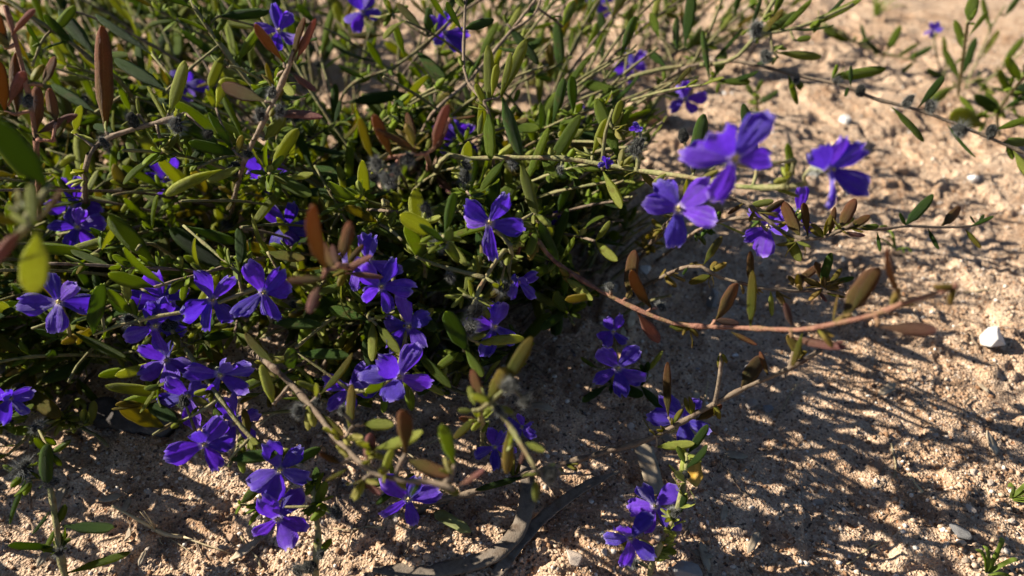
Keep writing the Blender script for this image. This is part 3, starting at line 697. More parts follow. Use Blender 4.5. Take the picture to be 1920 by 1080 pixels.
  leaves=[(512, 680, 462, 634, 'o', 1.1), (485, 630, 509, 552, 'o', .95), (512, 758, 489, 690, 'y', .95), (600, 740, 662, 672, 'o', .9), (605, 735, 558, 716, 'y', .9), (592, 770, 645, 822, 'o', 1.1), (655, 808, 659, 728, 'o', 1.0), (680, 795, 735, 796, 'y', 1.2), (760, 852, 758, 765, 'r', .7), (702, 842, 802, 812, 'y', .7), (765, 862, 838, 890, 'r', .7), (852, 872, 826, 788, 'g', .8), (640, 870, 600, 850, 'r', .8), (650, 880, 612, 900, 'o', .8), (690, 872, 695, 815, 'p', .8), (720, 890, 735, 845, 'y', .8), (680, 900, 712, 925, 'p', .8), (815, 900, 860, 925, 'y', 1.0), (840, 900, 850, 860, 'o', .8), (790, 895, 770, 930, 'd', .8), (860, 910, 905, 880, 'p', .6)],
  buds=[(558, 770, 30), (595, 757, 24), (640, 770, 20)]),
 dict(label='blurred shoot tip with dark buds and stubby leaves above the bare sand hollow', root=(905, 830), r=.0011, small=10, sk='y',
  path=[(905, 800, .27), (902, 785, .23), (900, 768, .205)],
  branch=[[(905, 765, .205), (935, 740, .20), (955, 722, .198)], [(950, 790, .203), (975, 830, .198), (1012, 892, .19)]],
  leaves=[(905, 762, 884, 694, 'r', .8), (915, 750, 945, 690, 'o', .8), (945, 722, 992, 640, 'o', .95), (890, 785, 850, 820, 'o', 1.0), (900, 790, 862, 784, 'r', .9), (918, 790, 905, 810, 'g', 1.1), (890, 760, 880, 725, 'y'), (955, 800, 952, 880, 'o', .6), (985, 830, 1020, 845, 'y', .9), (1005, 895, 1005, 940, 'y', .9), (1015, 885, 1040, 870, 'g', .8), (985, 840, 975, 870, 'p', .6), (935, 760, 962, 775, 'y', .9), (885, 770, 860, 770, 'y')],
  buds=[(955, 722, 40), (1030, 890, 48), (985, 750, 34), (935, 770, 26)],
  flowers=[(928, 838, 70, .05, .5, 5, {'d': .29, 'diam': .016}), (980, 800, 66, .2, .4, 30, {'d': .295, 'diam': .015})]),
 dict(label='stem with long dark leaves sprawling over the pale crust near the straw', root=(150, 1120), r=.0012, small=16, name='leafy_plant',
  path=[(128, 1095, .266), (112, 1035, .264), (106, 985, .263), (95, 920, .264), (86, 880, .267), (95, 850, .27)],
  leaves=[(86, 918, 77, 845, 'd', 1.1), (115, 986, 226, 992, 'd', .85), (100, 1026, 12, 1023, 'd', .95), (122, 1076, 252, 1033, 'g', .6), (48, 900, -4, 992, 'd', .5), (92, 960, 60, 1000, 'd', .7), (104, 990, 80, 1035, 'g', .6)],
  buds=[(98, 905, 34), (110, 1035, 28), (45, 880, 50), (70, 800, 30, .285)]),
 dict(label='short upright stem with an oval leaf carrying the lowest open violet bloom', root=(590, 1100), r=.0013, small=16, sk='g',
  path=[(592, 1060, .264), (597, 1000, .262), (590, 950, .262), (588, 900, .264)],
  leaves=[(592, 955, 590, 876, 'd', 1.1), (590, 952, 610, 905, 'g'), (592, 955, 565, 958, 'd', .8), (450, 946, 492, 905, 'g', 1.1, .268), (600, 940, 625, 930, 'y', .8)],
  buds=[(578, 1062, 40), (630, 960, 34), (600, 1040, 24), (560, 1072, 30)],
  flowers=[(520, 972, 122, .0, .30, -6, {'d': .262})]),
 dict(label='low trailing stem strung with violet blooms along the edge of the pale crust', root=(300, 560), r=.0011, small=26, sk='g',
  path=[(310, 600, .288), (345, 650, .28), (385, 710, .272), (425, 765, .267), (470, 820, .264), (520, 858, .262), (560, 880, .262)],
  leaves=[(336, 792, 277, 756, 'd', 1.0), (468, 822, 460, 764, 'o', 1.0), (430, 862, 512, 850, 'd', .8), (375, 637, 440, 620, 'd', 1.1), (400, 760, 420, 812, 'g'), (540, 870, 600, 840, 'd'), (300, 620, 262, 590, 'g')],
  buds=[(300, 580, 30), (318, 607, 40), (242, 602, 34), (345, 752, 30)],
  flowers=[(525, 880, 128, .1, .2, 20, {'d': .258}), (382, 832, 114, -.05, .25, -8, {'d': .266}), (440, 792, 112, .15, .1, 25, {'d': .28, 'lit': False}), (312, 676, 95, -.1, .3, -15, {'d': .29, 'lit': False}), (412, 702, 112, .25, .4, 30, {'d': .272}), (354, 742, 66, -.3, .2, 0, {'d': .278, 'lit': False})]),
 dict(label='stem with three violet blooms side by side facing the viewer in the thicket', root=(540, 500), r=.0011, small=18, sk='g',
  path=[(530, 520, .285), (480, 540, .275), (430, 560, .27), (370, 580, .27), (300, 592, .27), (262, 600, .272)],
  leaves=[(448, 512, 453, 428, 'd', 1.0), (502, 472, 566, 482, 'o', 1.1), (344, 423, 442, 453, 'd', .9, .285), (176, 628, 192, 538, 'd', 1.0), (177, 546, 121, 540, 'd', 1.1), (510, 605, 588, 606, 'd', .9), (250, 590, 205, 545, 'g', 1.1), (240, 570, 232, 525, 'y', 1.3)],
  flowers=[(398, 562, 104, .0, .2, 8, {'d': .268}), (494, 548, 124, .1, .3, -10, {'d': .264}), (302, 566, 96, -.1, .45, 15, {'d': .278, 'lit': False}), (290, 612, 96, .1, .4, -10, {'d': .275, 'cup': .5})]),
 dict(label='drooping stem with a column of violet blooms in the middle of the thicket', root=(745, 470), r=.0011, small=18, sk='g',
  path=[(735, 500, .285), (745, 560, .275), (760, 620, .268), (745, 690, .262), (715, 725, .262), (660, 735, .268)],
  leaves=[(762, 580, 824, 622, 'd', 1.0), (560, 662, 642, 655, 'd', .9, .27), (690, 600, 612, 575, 'd', .9), (670, 445, 760, 466, 'd', .9), (590, 310, 642, 326, 'd', 1.3), (640, 340, 700, 345, 'd', 1.1), (780, 660, 840, 720, 'g', .8)],
  flowers=[(748, 705, 150, .05, .3, 5, {'d': .252, 'diam': .0255, 'cup': .45}), (768, 612, 100, .2, .2, 20, {'d': .268}), (714, 538, 122, .05, .2, -12, {'d': .262}), (690, 490, 90, -.1, .3, 10, {'d': .275}), (655, 728, 100, -.2, .4, -20, {'d': .285, 'lit': False})]),
 dict(label='stem carrying the single bloom with drooping lower petals above the fuzzy grey buds', root=(900, 470), r=.0012, small=34, sk='y',
  path=[(960, 480, .275), (940, 440, .268), (925, 430, .266)],
  branch=[[(945, 470, .27), (900, 540, .265), (880, 600, .262), (870, 660, .262)], [(830, 500, .275), (800, 490, .272), (780, 480, .27)]],
  leaves=[(806, 502, 764, 424, 'g', 1.0), (868, 552, 898, 474, 'y', .95), (876, 660, 838, 588, 'd', 1.1), (898, 642, 990, 628, 'y', .75), (1000, 400, 1058, 492, 'd', .95), (940, 480, 945, 545, 'g', .9), (905, 560, 950, 530, 'o', 1.2), (860, 660, 820, 690, 'g'), (870, 650, 905, 700, 'g'), (1010, 420, 990, 480, 'g', .8)],
  buds=[(893, 580, 44), (882, 612, 42), (800, 395, 32), (942, 540, 34), (948, 490, 26), (845, 520, 24)],
  flowers=[(918, 418, 132, .0, .15, 0, {'d': .258, 'cup': .2}), (972, 528, 60, .5, .1, 30, {'d': .28, 'diam': .016, 'cup': .8}), (928, 612, 70, .0, .3, 10, {'d': .29, 'lit': False})]),
 dict(label='little stem with one dark violet bloom beside the pale fallen leaf', root=(735, 880), r=.0009, small=8, sk='g',
  path=[(740, 905, .285), (755, 925, .278)],
  leaves=[(735, 900, 680, 910, 'd', .9), (745, 915, 705, 945, 'd', .8)],
  flowers=[(765, 935, 102, .0, .2, -8, {'d': .27, 'lit': False})]),
 dict(label='shaded low stem with one deep violet bloom and dark leaves beneath the red trailing stem', root=(1150, 720), r=.0009, small=8, sk='d',
  path=[(1150, 700, .325), (1155, 660, .32), (1150, 620, .32)],
  leaves=[(1138, 722, 1088, 756, 'd', 1.0), (1140, 722, 1202, 738, 'd', 1.0), (1200, 722, 1248, 768, 'd', .9), (1210, 700, 1240, 660, 'y', .6), (1120, 690, 1090, 670, 'g', .8)],
  flowers=[(1158, 690, 110, .0, .35, 0, {'d': .305, 'diam': .025, 'lit': False}), (1150, 622, 60, .2, .5, 20, {'d': .315, 'diam': .015, 'lit': False})]),
 dict(label='small forked stem with two violet blooms beside the yellow leaf and the pale stone', root=(1218, 1085), r=.0011, small=18, sk='y',
  path=[(1225, 1050, .27), (1262, 975, .264), (1283, 905, .264), (1288, 850, .268)],
  leaves=[(1187, 1050, 1164, 1003, 'o', 1.1), (1232, 1028, 1268, 1036, 'g', 1.3), (1283, 880, 1330, 838, 'd', .9), (1285, 870, 1270, 838, 'g'), (1265, 970, 1285, 930, 'd'), (1290, 850, 1325, 800, 'd', .8)],
  buds=[(1188, 1055, 26), (1285, 890, 24), (1262, 960, 26)],
  flowers=[(1228, 948, 98, .15, .3, 12, {'d': .268, 'diam': .0205}), (1182, 1008, 106, -.1, .25, -6, {'d': .262, 'diam': .0215})]),
 dict(label='stem at the rim of the thicket holding a violet bloom over the dry grey leaf', root=(120, 640), r=.0010, small=10, sk='g',
  path=[(130, 620, .29), (122, 590, .28), (115, 575, .272)],
  leaves=[(132, 620, 232, 672, 'g', .8), (60, 616, 108, 632, 'd'), (150, 650, 120, 625, 'd')],
  flowers=[(110, 566, 124, -.05, .25, 0, {'d': .262, 'cup': .15})]),
 dict(label='tiny stem with a half closed violet bloom beside the pale pebbles at the rim', root=(10, 800), r=.0009, small=14, sk='g',
  path=[(12, 780, .285), (20, 755, .28)],
  leaves=[(0, 800, 75, 812, 'g', .7), (20, 780, 60, 760, 'g')], buds=[(20, 785, 26)],
  flowers=[(20, 745, 80, .3, .1, 30, {'d': .275, 'diam': .018, 'cup': .9})]),
]
for S in STEMS: build(S)

# ------------------------------------------------------------------ the dense thicket behind and between them
MASK = [(-150, -150), (1560, -150), (1500, 60), (1380, 150), (1260, 200), (1210, 300), (1180, 430), (1120, 520), (1080, 610), (1000, 660), (880, 690), (800, 760), (690, 780), (560, 740), (470, 740), (330, 770), (180, 780), (60, 830), (-40, 880), (-70, 1000), (-900, 1100), (-900, -150)]
def inside(u, v):
    c = False; n = len(MASK)
    for i in range(n):
        (x1, y1), (x2, y2) = MASK[i], MASK[i-1]
        if (y1 > v) != (y2 > v) and u < (x2-x1)*(v-y1)/(y2-y1)+x1: c = not c
    return c
PA = np.array(PROTECT); LA = np.array([p[:] for p in LIT]); SV = np.array(SUN[:])
def free(b, t, sunfree=True):
    for f in (.15, .5, .95):
        p = b.lerp(t, f); u, v, d = proj(p)
        if d < .215: return False
        m = (np.hypot(PA[:, 0]-u, PA[:, 1]-v) < PA[:, 2]) & (d < PA[:, 3]+.006)
        if m.any(): return False
        if sunfree:
            q = np.array(p[:])-LA; tt = q @ SV; perp = np.linalg.norm(q-np.outer(tt, SV), axis=1)
            if ((perp < .0065) & (tt > .004) & (tt < .2)).any(): return False
    u, v, d = proj(t)
    if not inside(u, v): return False
    # sand shows between the outer branches
    if v < 190 and 540 < u < 1500 and RNG.random() < .76: return False
    if v < 130 and u <= 540 and RNG.random() < .35: return False
    if u > 1050 and v > 120 and RNG.random() < .55: return False
    return True
CENTER = ground(640, 400)
def clump(name, label, root, nst, hgt, spread, ln, cols='gggddoyy', leafL=(.019, .031), flowers=(), maxleaf=298, sk='g', outward=1.0, buds=5, twist=70):
    r0 = ground(*root); pl = Plant(name, label, 'shrub', r0, None, STEM_G); nbud = 0
    out = Vector((r0.x-CENTER.x, r0.y-CENTER.y, 0)); az0 = math.atan2(out.y, out.x) if out.length > .02 else None
    for k in range(int(nst*2.7)):
        az = (az0+math.radians(RNG.uniform(-twist, twist))) if az0 is not None and RNG.random() < outward else RNG.uniform(0, 6.283)
        Ls = ln*RNG.uniform(.6, 1.2); el = RNG.uniform(.7, 1.35); p = r0 + Vector((math.cos(az), math.sin(az), 0))*RNG.uniform(0, spread) + Vector((RNG.uniform(-spread, spread), RNG.uniform(-spread, spread), 0))
        p.z = gh(p.x, p.y)-.002; pts = [p.copy()]; seg = .012
        for i in range(int(Ls/seg)):
            e = el*(1-.75*i*seg/Ls); az += RNG.uniform(-.16, .16)
            q = pts[-1] + Vector((math.cos(az)*math.cos(e), math.sin(az)*math.cos(e), math.sin(e)*hgt))*seg
            u, v, d = proj(q)
            if d < .235 or (i > 3 and not inside(u, v)): break
            if i > 2 and ((np.hypot(PA[:, 0]-u, PA[:, 1]-v) < PA[:, 2]*.9) & (d < PA[:, 3])).any(): break
            pts.append(q)
        if len(pts) < 4: continue
        pl.stem(pts, .0011, .0006, n=6, mat=STEM_B if RNG.random() < .3 else STEM_G)
        P = smooth_path(pts); phi = RNG.uniform(0, 6.28); i = RNG.randrange(3, 6)
        while i < len(P)-1 and pl.nleaf < maxleaf:
            ax = (P[i+1]-P[i-1]).normalized(); phi += 2.4; sd = ax.orthogonal().normalized(); sd.rotate(Matrix.Rotation(phi, 3, ax))
            D = (ax*RNG.uniform(.5, 1.2)+sd*RNG.uniform(.5, 1.0)+Vector((0, 0, .25))).normalized()
            ll = RNG.uniform(*leafL)*(1 if i < len(P)*.8 else .75); b = P[i]; t = b+D*ll
            if t.z > gh(t.x, t.y)+.002 and free(b, t):
                nrm = Vector((0, 0, .55))+(CAM-b).normalized()*.3+sd*-.3+jit(.6)
                pl.leaf(b, D, nrm, ll, RNG.choice(cols+'y'), None, RNG.uniform(.62, 1.05))
            if RNG.random() < .75 and free(b, b+D*.006, False):
                for _ in range(RNG.randint(3, 7)): pl.tiny(b, (D+jit(.9)).normalized(), Vector((0, 0, 1))+jit(.8), RNG.uniform(.004, .010))
            if nbud < buds and RNG.random() < .08 and free(b, b+D*.004, False): pl.bud(b+sd*.002, RNG.uniform(.0022, .0036)); nbud += 1
            i += RNG.choice((1, 1, 2, 2))
        if pl.nleaf < maxleaf:
            ax = (P[-1]-P[-3]).normalized()
            for _ in range(4):
                D = (ax+jit(.6)).normalized(); ll = RNG.uniform(.008, .018)
                if free(P[-1], P[-1]+D*ll): pl.leaf(P[-1], D, Vector((0, 0, .6))+jit(.7), ll, RNG.choice(cols+'oy'))
    for i, f in enumerate(flowers): flower_at(pl, f, i+int(f[0]))
    pl.finish(sk); print(label, pl.nleaf); return pl
FLW = lambda u, v, d, **k: (u, v, FPX*.0225/d, RNG.uniform(-.3, .3), RNG.uniform(0, .5), RNG.uniform(-40, 40), dict(d=d+.02, lit=False, protect=False, **k))
clump('leafy_shrub', 'dense crown of green leaves at the middle of the thicket', (640, 400), 17, 1.2, .03, .16, outward=.2, flowers=[FLW(535, 425, .305), FLW(490, 322, .32)])
clump('leafy_shrub', 'broad leaved green clump beside the branch with black buds', (360, 330), 15, 1.0, .03, .14, flowers=[FLW(310, 335, .35), FLW(345, 158, .40)])
clump('leafy_shrub', 'shaded green clump behind the bloom with drooping lower petals', (880, 420), 16, 1.15, .03, .15, outward=.5, flowers=[FLW(1040, 430, .36), FLW(852, 262, .36)], sk='y')
clump('leafy_shrub', 'tangled green clump around the three blooms set side by side', (400, 520), 14, .95, .035, .13, outward=.6)
clump('leafy_shrub', 'green clump beneath the column of violet blooms', (720, 520), 14, 1.1, .03, .14, outward=.5)
clump('leafy_shrub', 'spreading green clump under the flat grey bark', (240, 200), 14, 1.0, .04, .16)
clump('leafy_shrub', 'upright grassy looking clump behind the upper violet flower', (560, 170), 15, 1.1, .04, .17, cols='gggddyy')
clump('leafy_shrub', 'open green clump with sand showing between its stems behind the pale leaf tuft', (900, 190), 12, .9, .04, .15, flowers=[FLW(1088, 232, .43), FLW(1285, 185, .44), FLW(1185, 125, .5)])
clump('leafy_shrub', 'airy clump of green stems behind the upright branch with dark narrow leaves', (1200, 130), 9, .9, .04, .14, flowers=[FLW(1122, 8, .55)])
clump('leafy_shrub', 'leafy clump with two shaded blooms behind the blurred fuzzy shoot tip', (150, 420), 14, .9, .03, .12, flowers=[FLW(135, 385, .32), FLW(145, 425, .315)])
clump('leafy_shrub', 'low mat of small light green leaves at the rim of the bare crust', (120, 690), 14, .45, .03, .08, cols='gggyo', leafL=(.008, .016), sk='y', outward=.4)
clump('leafy_shrub', 'low green clump hemmed in by the fuzzy grey buds and the sand hollow', (850, 620), 10, .6, .03, .08, outward=.5, cols='ggddo')
clump('leafy_shrub', 'shaded clump at the foot of the red trailing stem', (1030, 500), 11, 1.0, .03, .11, cols='gddd')
clump('leafy_shrub', 'open leafy clump rising behind the red trailing stem and its brown buds', (1060, 400), 9, 1.25, .03, .15, outward=.3, cols='ggdoy')
clump('leafy_shrub', 'crowded clump of dark leaves between the low string of blooms and the dry grey blade', (230, 590), 13, .8, .035, .10, outward=.4, cols='ggddo')
clump('leafy_shrub', 'tall shaded clump between the column of blooms and the drooping bloom', (800, 500), 13, 1.15, .03, .14, outward=.3, cols='ggdd')
clump('leafy_shrub', 'undergrowth of dark leaves around the long stem of olive leaves', (580, 640), 13, .6, .035, .08, outward=.3, cols='gddo')
clump('leafy_shrub', 'leafy clump shading the half closed bloom beside the pale pebbles', (-190, 700), 6, 1.0, .04, .12, outward=.5, cols='ggdo')
clump('leafy_shrub', 'far clump of upright green leaves in front of the sunlit sand', (420, 40), 13, 1.1, .06, .17, cols='gggyd')

# ------------------------------------------------------------------ weeds behind, grass blades
def gd(u, v, up=.0):
    """depth of the point `up` metres above the soil seen at a pixel"""
    g = ground(u, v); return proj(g)[2] - up/abs(ray(u, v).z)
WEEDS = [
 dict(name='weed', cat='weed', label='low leafy weed runner lying on the sand beyond the long grey runner', root=(1530, 35), r=.0012, small=8,
  path=[(1560, 52, gd(1560, 52, .03)), (1605, 80, gd(1605, 80, .025)), (1660, 100, gd(1660, 100, .02)), (1720, 115, gd(1720, 115, .015))],
  leaves=[(1605, 80, 1640, 70, 'g', 1.2), (1600, 78, 1545, 50, 'g', 1.2), (1662, 98, 1688, 48, 'g', .9), (1700, 112, 1742, 92, 'd', 1), (1655, 105, 1630, 75, 'd'), (1625, 85, 1615, 50, 'd', .8), (1715, 115, 1690, 140, 'g'), (1680, 108, 1720, 82, 'g')]),
 dict(name='weed', cat='weed', label='bushy far weed with upright narrow leaves and a single small violet bloom', root=(1800, 175), r=.0012, small=20,
  path=[(1800, 150, gd(1800, 160, .02)), (1805, 110, gd(1805, 140, .05)), (1815, 40, gd(1815, 120, .09))],
  branch=[[(1830, 120, .60), (1860, 50, .60), (1885, 10, .60)], [(1770, 140, .60), (1755, 100, .60), (1750, 62, .60)], [(1850, 150, .58), (1890, 120, .57), (1925, 90, .57)]],
  leaves=[(1800, 150, 1770, 90, 'g', .8), (1805, 140, 1830, 70, 'd', .8), (1810, 100, 1790, 40, 'g', .8), (1815, 70, 1850, 20, 'g', .7), (1860, 60, 1840, 0, 'g', .7), (1840, 110, 1870, 60, 'y', .7), (1880, 120, 1920, 70, 'g', .9), (1860, 140, 1905, 150, 'd'), (1780, 150, 1740, 130, 'g'), (1775, 130, 1770, 70, 'y', .6), (1790, 160, 1750, 190, 'g'), (1830, 150, 1860, 190, 'y'), (1850, 160, 1900, 190, 'g', .9), (1815, 40, 1830, -10, 'g'), (1885, 30, 1915, -10, 'd')],
  flowers=[(1750, 57, 32, .1, .5, 0, {'d': .60, 'diam': .014})]),
 dict(name='weed', cat='weed', label='dark green weed clump with one broad pale leaf beside the long grey runner', root=(1880, 250), r=.0012, small=20,
  path=[(1870, 220, gd(1870, 230, .02)), (1890, 180, gd(1890, 210, .04)), (1925, 140, gd(1925, 190, .06))],
  branch=[[(1850, 220, .50), (1820, 215, .50)], [(1890, 200, .49), (1940, 190, .48)]],
  leaves=[(1848, 238, 1782, 212, 'y', 1.9), (1880, 210, 1850, 170, 'g'), (1885, 200, 1920, 180, 'd'), (1895, 180, 1870, 130, 'g'), (1880, 215, 1830, 180, 'd'), (1890, 190, 1900, 130, 'g', .8), (1915, 150, 1890, 110, 'g'), (1900, 180, 1950, 150, 'd'), (1830, 215, 1800, 180, 'g', .8), (1900, 210, 1940, 240, 'g')]),
 dict(name='weed', cat='weed', label='tiny green weed growing from the sand behind the largest bloom', root=(1425, 215), r=.0009, small=10,
  path=[(1420, 195, gd(1420, 205, .015)), (1415, 170, gd(1415, 195, .03))],
  leaves=[(1420, 195, 1455, 175, 'd'), (1418, 185, 1400, 160, 'g'), (1420, 200, 1405, 205, 'd'), (1416, 175, 1430, 150, 'g')]),
]
for W in WEEDS: build(W)

def ribbon(pts, nrm, width, thick, curl=0.0, n=5, seed=0, taper=(1, 1), wav=.0):
    """a strip with real thickness along a path; nrm(i, p, d) gives the face normal"""
    r = random.Random(seed); P = smooth_path(pts, .003); m = len(P); V, F = [], []
    for i, p in enumerate(P):
        d = (P[min(i+1, m-1)]-P[max(i-1, 0)]).normalized(); k = i/(m-1)
        z = nrm(k, p, d); z = (z-d*z.dot(d)).normalized(); x = d.cross(z)
        e = min(1, k/.12*.7+.3)*taper[0] if k < .12 else (min(1, (1-k)/.12*.7+.3)*taper[1] if k > .88 else 1)
        h = width*.5*e*(1+r.uniform(-.08, .08))
        for s_, side in ((1, 0), (-1, 1)):
            for j in range(n):
                s = (j/(n-1)*2-1)*(1 if side == 0 else -1)
                V.append(p + x*(s*h) + z*(curl*h*s*s + (thick*.5 if side == 0 else -thick*.5) + wav*h*math.sin(k*17+s*2)+r.uniform(-.1, .1)*thick))
    w_ = 2*n
    for i in range(m-1):
        for j in range(w_): F.append((i*w_+j, i*w_+(j+1) % w_, (i+1)*w_+(j+1) % w_, (i+1)*w_+j))
    F.append(tuple(range(w_-1, -1, -1))); F.append(tuple((m-1)*w_+j for j in range(w_)))
    return V, F
def thing_mesh(name, V, F, mat, label, cat, group=None, smooth=True):
    o = sum((Vector(v) for v in V), Vector())/len(V); o.z = min(v[2] for v in V)
    me = make_mesh(name, [Vector(v)-o for v in V], F, mat, None, smooth)
    ob = mesh_obj(name, me, None, Matrix.Translation(o), label, cat, group); return ob
def over(pix, up): 
    out = []
    for i, (u, v) in enumerate(pix):
        g = ground(u, v); out.append(g+Vector((0, 0, up[i] if isinstance(up, (list, tuple)) else up)))
    return out
UPN = lambda k, p, d: Vector((0, 0, 1))
# the curled bark strip standing on its edge
C_ = ground(860, 980)
V, F = ribbon(over([(700, 1074), (790, 1074), (860, 1069), (925, 1050), (968, 1012), (988, 960), (988, 915), (980, 885)], [.002, .002, .003, .004, .005, .006, .007, .008]),
              lambda k, p, d: Vector((p.x-C_.x, p.y-C_.y, -.35)), .0062, .0008, .12, seed=3)
thing_mesh('bark_strip', V, F, BARK, 'thin curled bark strip standing on edge around the sand hollow', 'bark')
V, F = ribbon(over([(915, 1110), (955, 1050), (1005, 995), (1060, 950), (1110, 918), (1160, 892)], [.002, .003, .004, .004, .004, .003]), lambda k, p, d: Vector((.5-.3*k, .5, .8)), .0052, .0005, .25, seed=5, taper=(1, .4))
thing_mesh('dead_leaf', V, F, BARK, 'long narrow dry grey leaf lying against the curled bark strip', 'dead leaf')
V, F = ribbon(over([(816, 968), (845, 985), (884, 1006)], .003), lambda k, p, d: Vector((.1, -.2, 1)), .0044, .0005, .2, seed=6, taper=(.6, .4))
thing_mesh('fallen_leaf', V, F, LEAF['y'][1], 'pale green fallen leaf lying in the shaded sand hollow', 'fallen leaf')
V, F = ribbon(over([(1197, 858), (1210, 890), (1228, 935)], [.010, .008, .003]), lambda k, p, d: Vector((.3, -.4, 1)), .0085, .0006, .15, seed=8, taper=(.3, .9))
thing_mesh('dead_leaf', V, F, DEADLEAF, 'pale broken piece of dry leaf above the two lowest paired blooms', 'dead leaf')
V, F = ribbon(over([(1292, 876), (1298, 896), (1304, 918)], [.007, .004, .002]), lambda k, p, d: Vector((-.2, -.6, .5)), .0068, .0005, .5, seed=9, taper=(.6, .6))
thing_mesh('dead_leaf', V, F, YELLEAF, 'small bright yellow withered leaf on dark sand', 'dead leaf')
V, F = ribbon(over([(-30, 612), (30, 606), (70, 602), (98, 598)], .006), lambda k, p, d: Vector((0, -.3, 1)), .0075, .0007, .3, seed=10, taper=(1, .4))
thing_mesh('dead_leaf', V, F, BARK, 'dry grey leaf blade lying beneath the bloom at the rim of the thicket', 'dead leaf')
V, F = ribbon(over([(160, 775), (230, 792), (290, 800), (345, 806)], [.004, .005, .004, .003]), lambda k, p, d: Vector((0, -.35, 1)), .0125, .004, -.2, n=6, seed=11, taper=(.5, .25), wav=.2)
thing_mesh('wood_chip', V, F, DARKWOOD, 'dark weathered wood chip at the edge of the pale crust', 'wood')
V, F = ribbon(over([(95, -20), (150, 12), (205, 40)], [.012, .014, .010]), lambda k, p, d: Vector((.1, -.3, 1)), .034, .003, .25, n=6, seed=12, taper=(.9, .7))
thing_mesh('bark_piece', V, F, BARK, 'flat pale grey piece of bark lying on the far sand', 'bark')
# the straw with its forked root end
st = over([(220, 965), (262, 985), (296, 1001), (316, 1010), (345, 1011), (385, 1024), (435, 1040)], [.006, .005, .003, .003, .002, .001, .001])
ro = Plant('dry_straw', 'pale dry straw with a swollen joint lying on the sunlit crust', 'straw', ground(300, 1003), None, STRAW)
ro.stem(st[:4], .00045, .0007); ro.stem([st[2], st[3], st[4]], .0008, .0009); ro.stem(st[4:], .00055, .0002)
ro.stem(over([(300, 1004), (302, 1018), (308, 1025)], .0012), .0004, .00015, name='rootlet'); ro.stem(over([(320, 1012), (345, 1028), (362, 1040)], .001), .0003, .0001, name='rootlet')
ro.stem(over([(296, 1001), (286, 992), (276, 984)], [.003, .006, .009]), .0004, .0001, name='husk'); ro.stem(over([(297, 1001), (290, 990), (285, 985)], [.003, .006, .010]), .0004, .0001, name='husk')
# single grass blades and tufts
def grass(label, u, v, n, ln, lean):
    r0 = ground(u, v); pl = Plant('grass_tuft', label, 'grass', r0)
    for k in range(n):
        a = RNG.uniform(0, 6.28); d = Vector((math.cos(a)*.6+lean, math.sin(a)*.6, RNG.uniform(.5, 1.1))).normalized(); q = ln*RNG.uniform(.6, 1.1)
        P = [r0-Vector((0, 0, .001)), r0+d*q*.5, r0+d*q*.8+Vector((d.x, d.y, -.4))*q*.15, r0+d*q+Vector((d.x, d.y, -1))*q*.3]
        V, F = ribbon(P, lambda k_, p, d_: Vector((0, 0, 1))+d*.2, .0016, .0002, .3, n=3, seed=k, taper=(.8, .2))
        mesh_obj('blade', make_mesh('blade', [v-r0 for v in V], F, LEAF['g'][0]), pl.e)
grass('small green grass tuft on lit gravelly sand', 1895, 935, 6, .018, .3)
grass('arched green grass blades beside the grey pebbles', 1850, 1075, 5, .016, .2)
grass('thin pale grass wisps between far weeds', 1640, 30, 9, .035, .1)
grass('fine grass tuft at the far rim of the sand', 1500, -5, 9, .03, 0)
grass('little grass tuft by the white angular stone', 1680, 470, 5, .014, -.2)

# ------------------------------------------------------------------ stones
def stone_mesh(seed, n=18, flat=.75, bev=.05):
    r = random.Random(seed); bm = bmesh.new()
    for _ in range(n):
        v = Vector((r.gauss(0, 1), r.gauss(0, 1), r.gauss(0, 1))).normalized()*r.uniform(.85, 1.05); v.z *= flat; bm.verts.new(v)
    res = bmesh.ops.convex_hull(bm, input=bm.verts)
    bmesh.ops.delete(bm, geom=list({g for g in res['geom_interior']+res['geom_unused'] if isinstance(g, bmesh.types.BMVert)}), context='VERTS')
    bmesh.ops.dissolve_limit(bm, angle_limit=.2, verts=bm.verts, edges=bm.edges)
    if bev: bmesh.ops.bevel(bm, geom=list(bm.edges), offset=bev, segments=1, affect='EDGES', profile=.5)
    bmesh.ops.triangulate(bm, faces=bm.faces)
    me = bpy.data.meshes.new('stone'); bm.to_mesh(me); bm.free(); return me
_sc = {}
def stone(u, v, px, mat, label, seed, asp=(1, 1, 1), sink=.45, name='pebble', cat='pebble', group=None, n=18, rz=None, bev=.06):
    g = ground(u, v); d = proj(g)[2]; s = px*d/FPX*.5; key = (seed, mat.name, n, bev)
    if key not in _sc: me = stone_mesh(seed, n, bev=bev); me.materials.append(mat); _sc[key] = me
    M = Matrix.Translation(g+Vector((0, 0, s*asp[2]*(.75-sink)))) @ Matrix.Rotation(RNG.uniform(0, 6.28) if rz is None else rz, 4, 'Z') @ Matrix.Diagonal((s*asp[0], s*asp[1], s*asp[2], 1))
    return mesh_obj(name, _sc[key], None, M, label, cat, group)
stone(1857, 645, 62, QUARTZ, 'angular white quartz stone alone on the sand under the reddish trailing stem', 901, (1, .8, 1.0), .15, 'stone', 'stone', n=9, rz=.4, bev=.03)
stone(1075, 1055, 44, PEBBLE_P, 'pale wedge shaped stone in front of the curled bark strip', 902, (.8, 1, 1.2), .1, 'stone', 'stone', n=10, rz=.9)
stone(1287, 1076, 62, PEBBLE_G, 'half grey half pale rounded stone at the foot of the paired blooms', 903, (1, .7, .7), .3, 'stone', 'stone', n=30)
stone(1222, 228, 92, PEBBLE_T, 'rounded brown rock in the shade behind the bud stem', 904, (1, .8, .9), .2, 'stone', 'stone', n=34)
stone(1333, 575, 60, PEBBLE_G, 'slate grey stone standing in shade behind the red trailing stem', 905, (.6, .5, 1.0), .1, 'stone', 'stone', n=14)
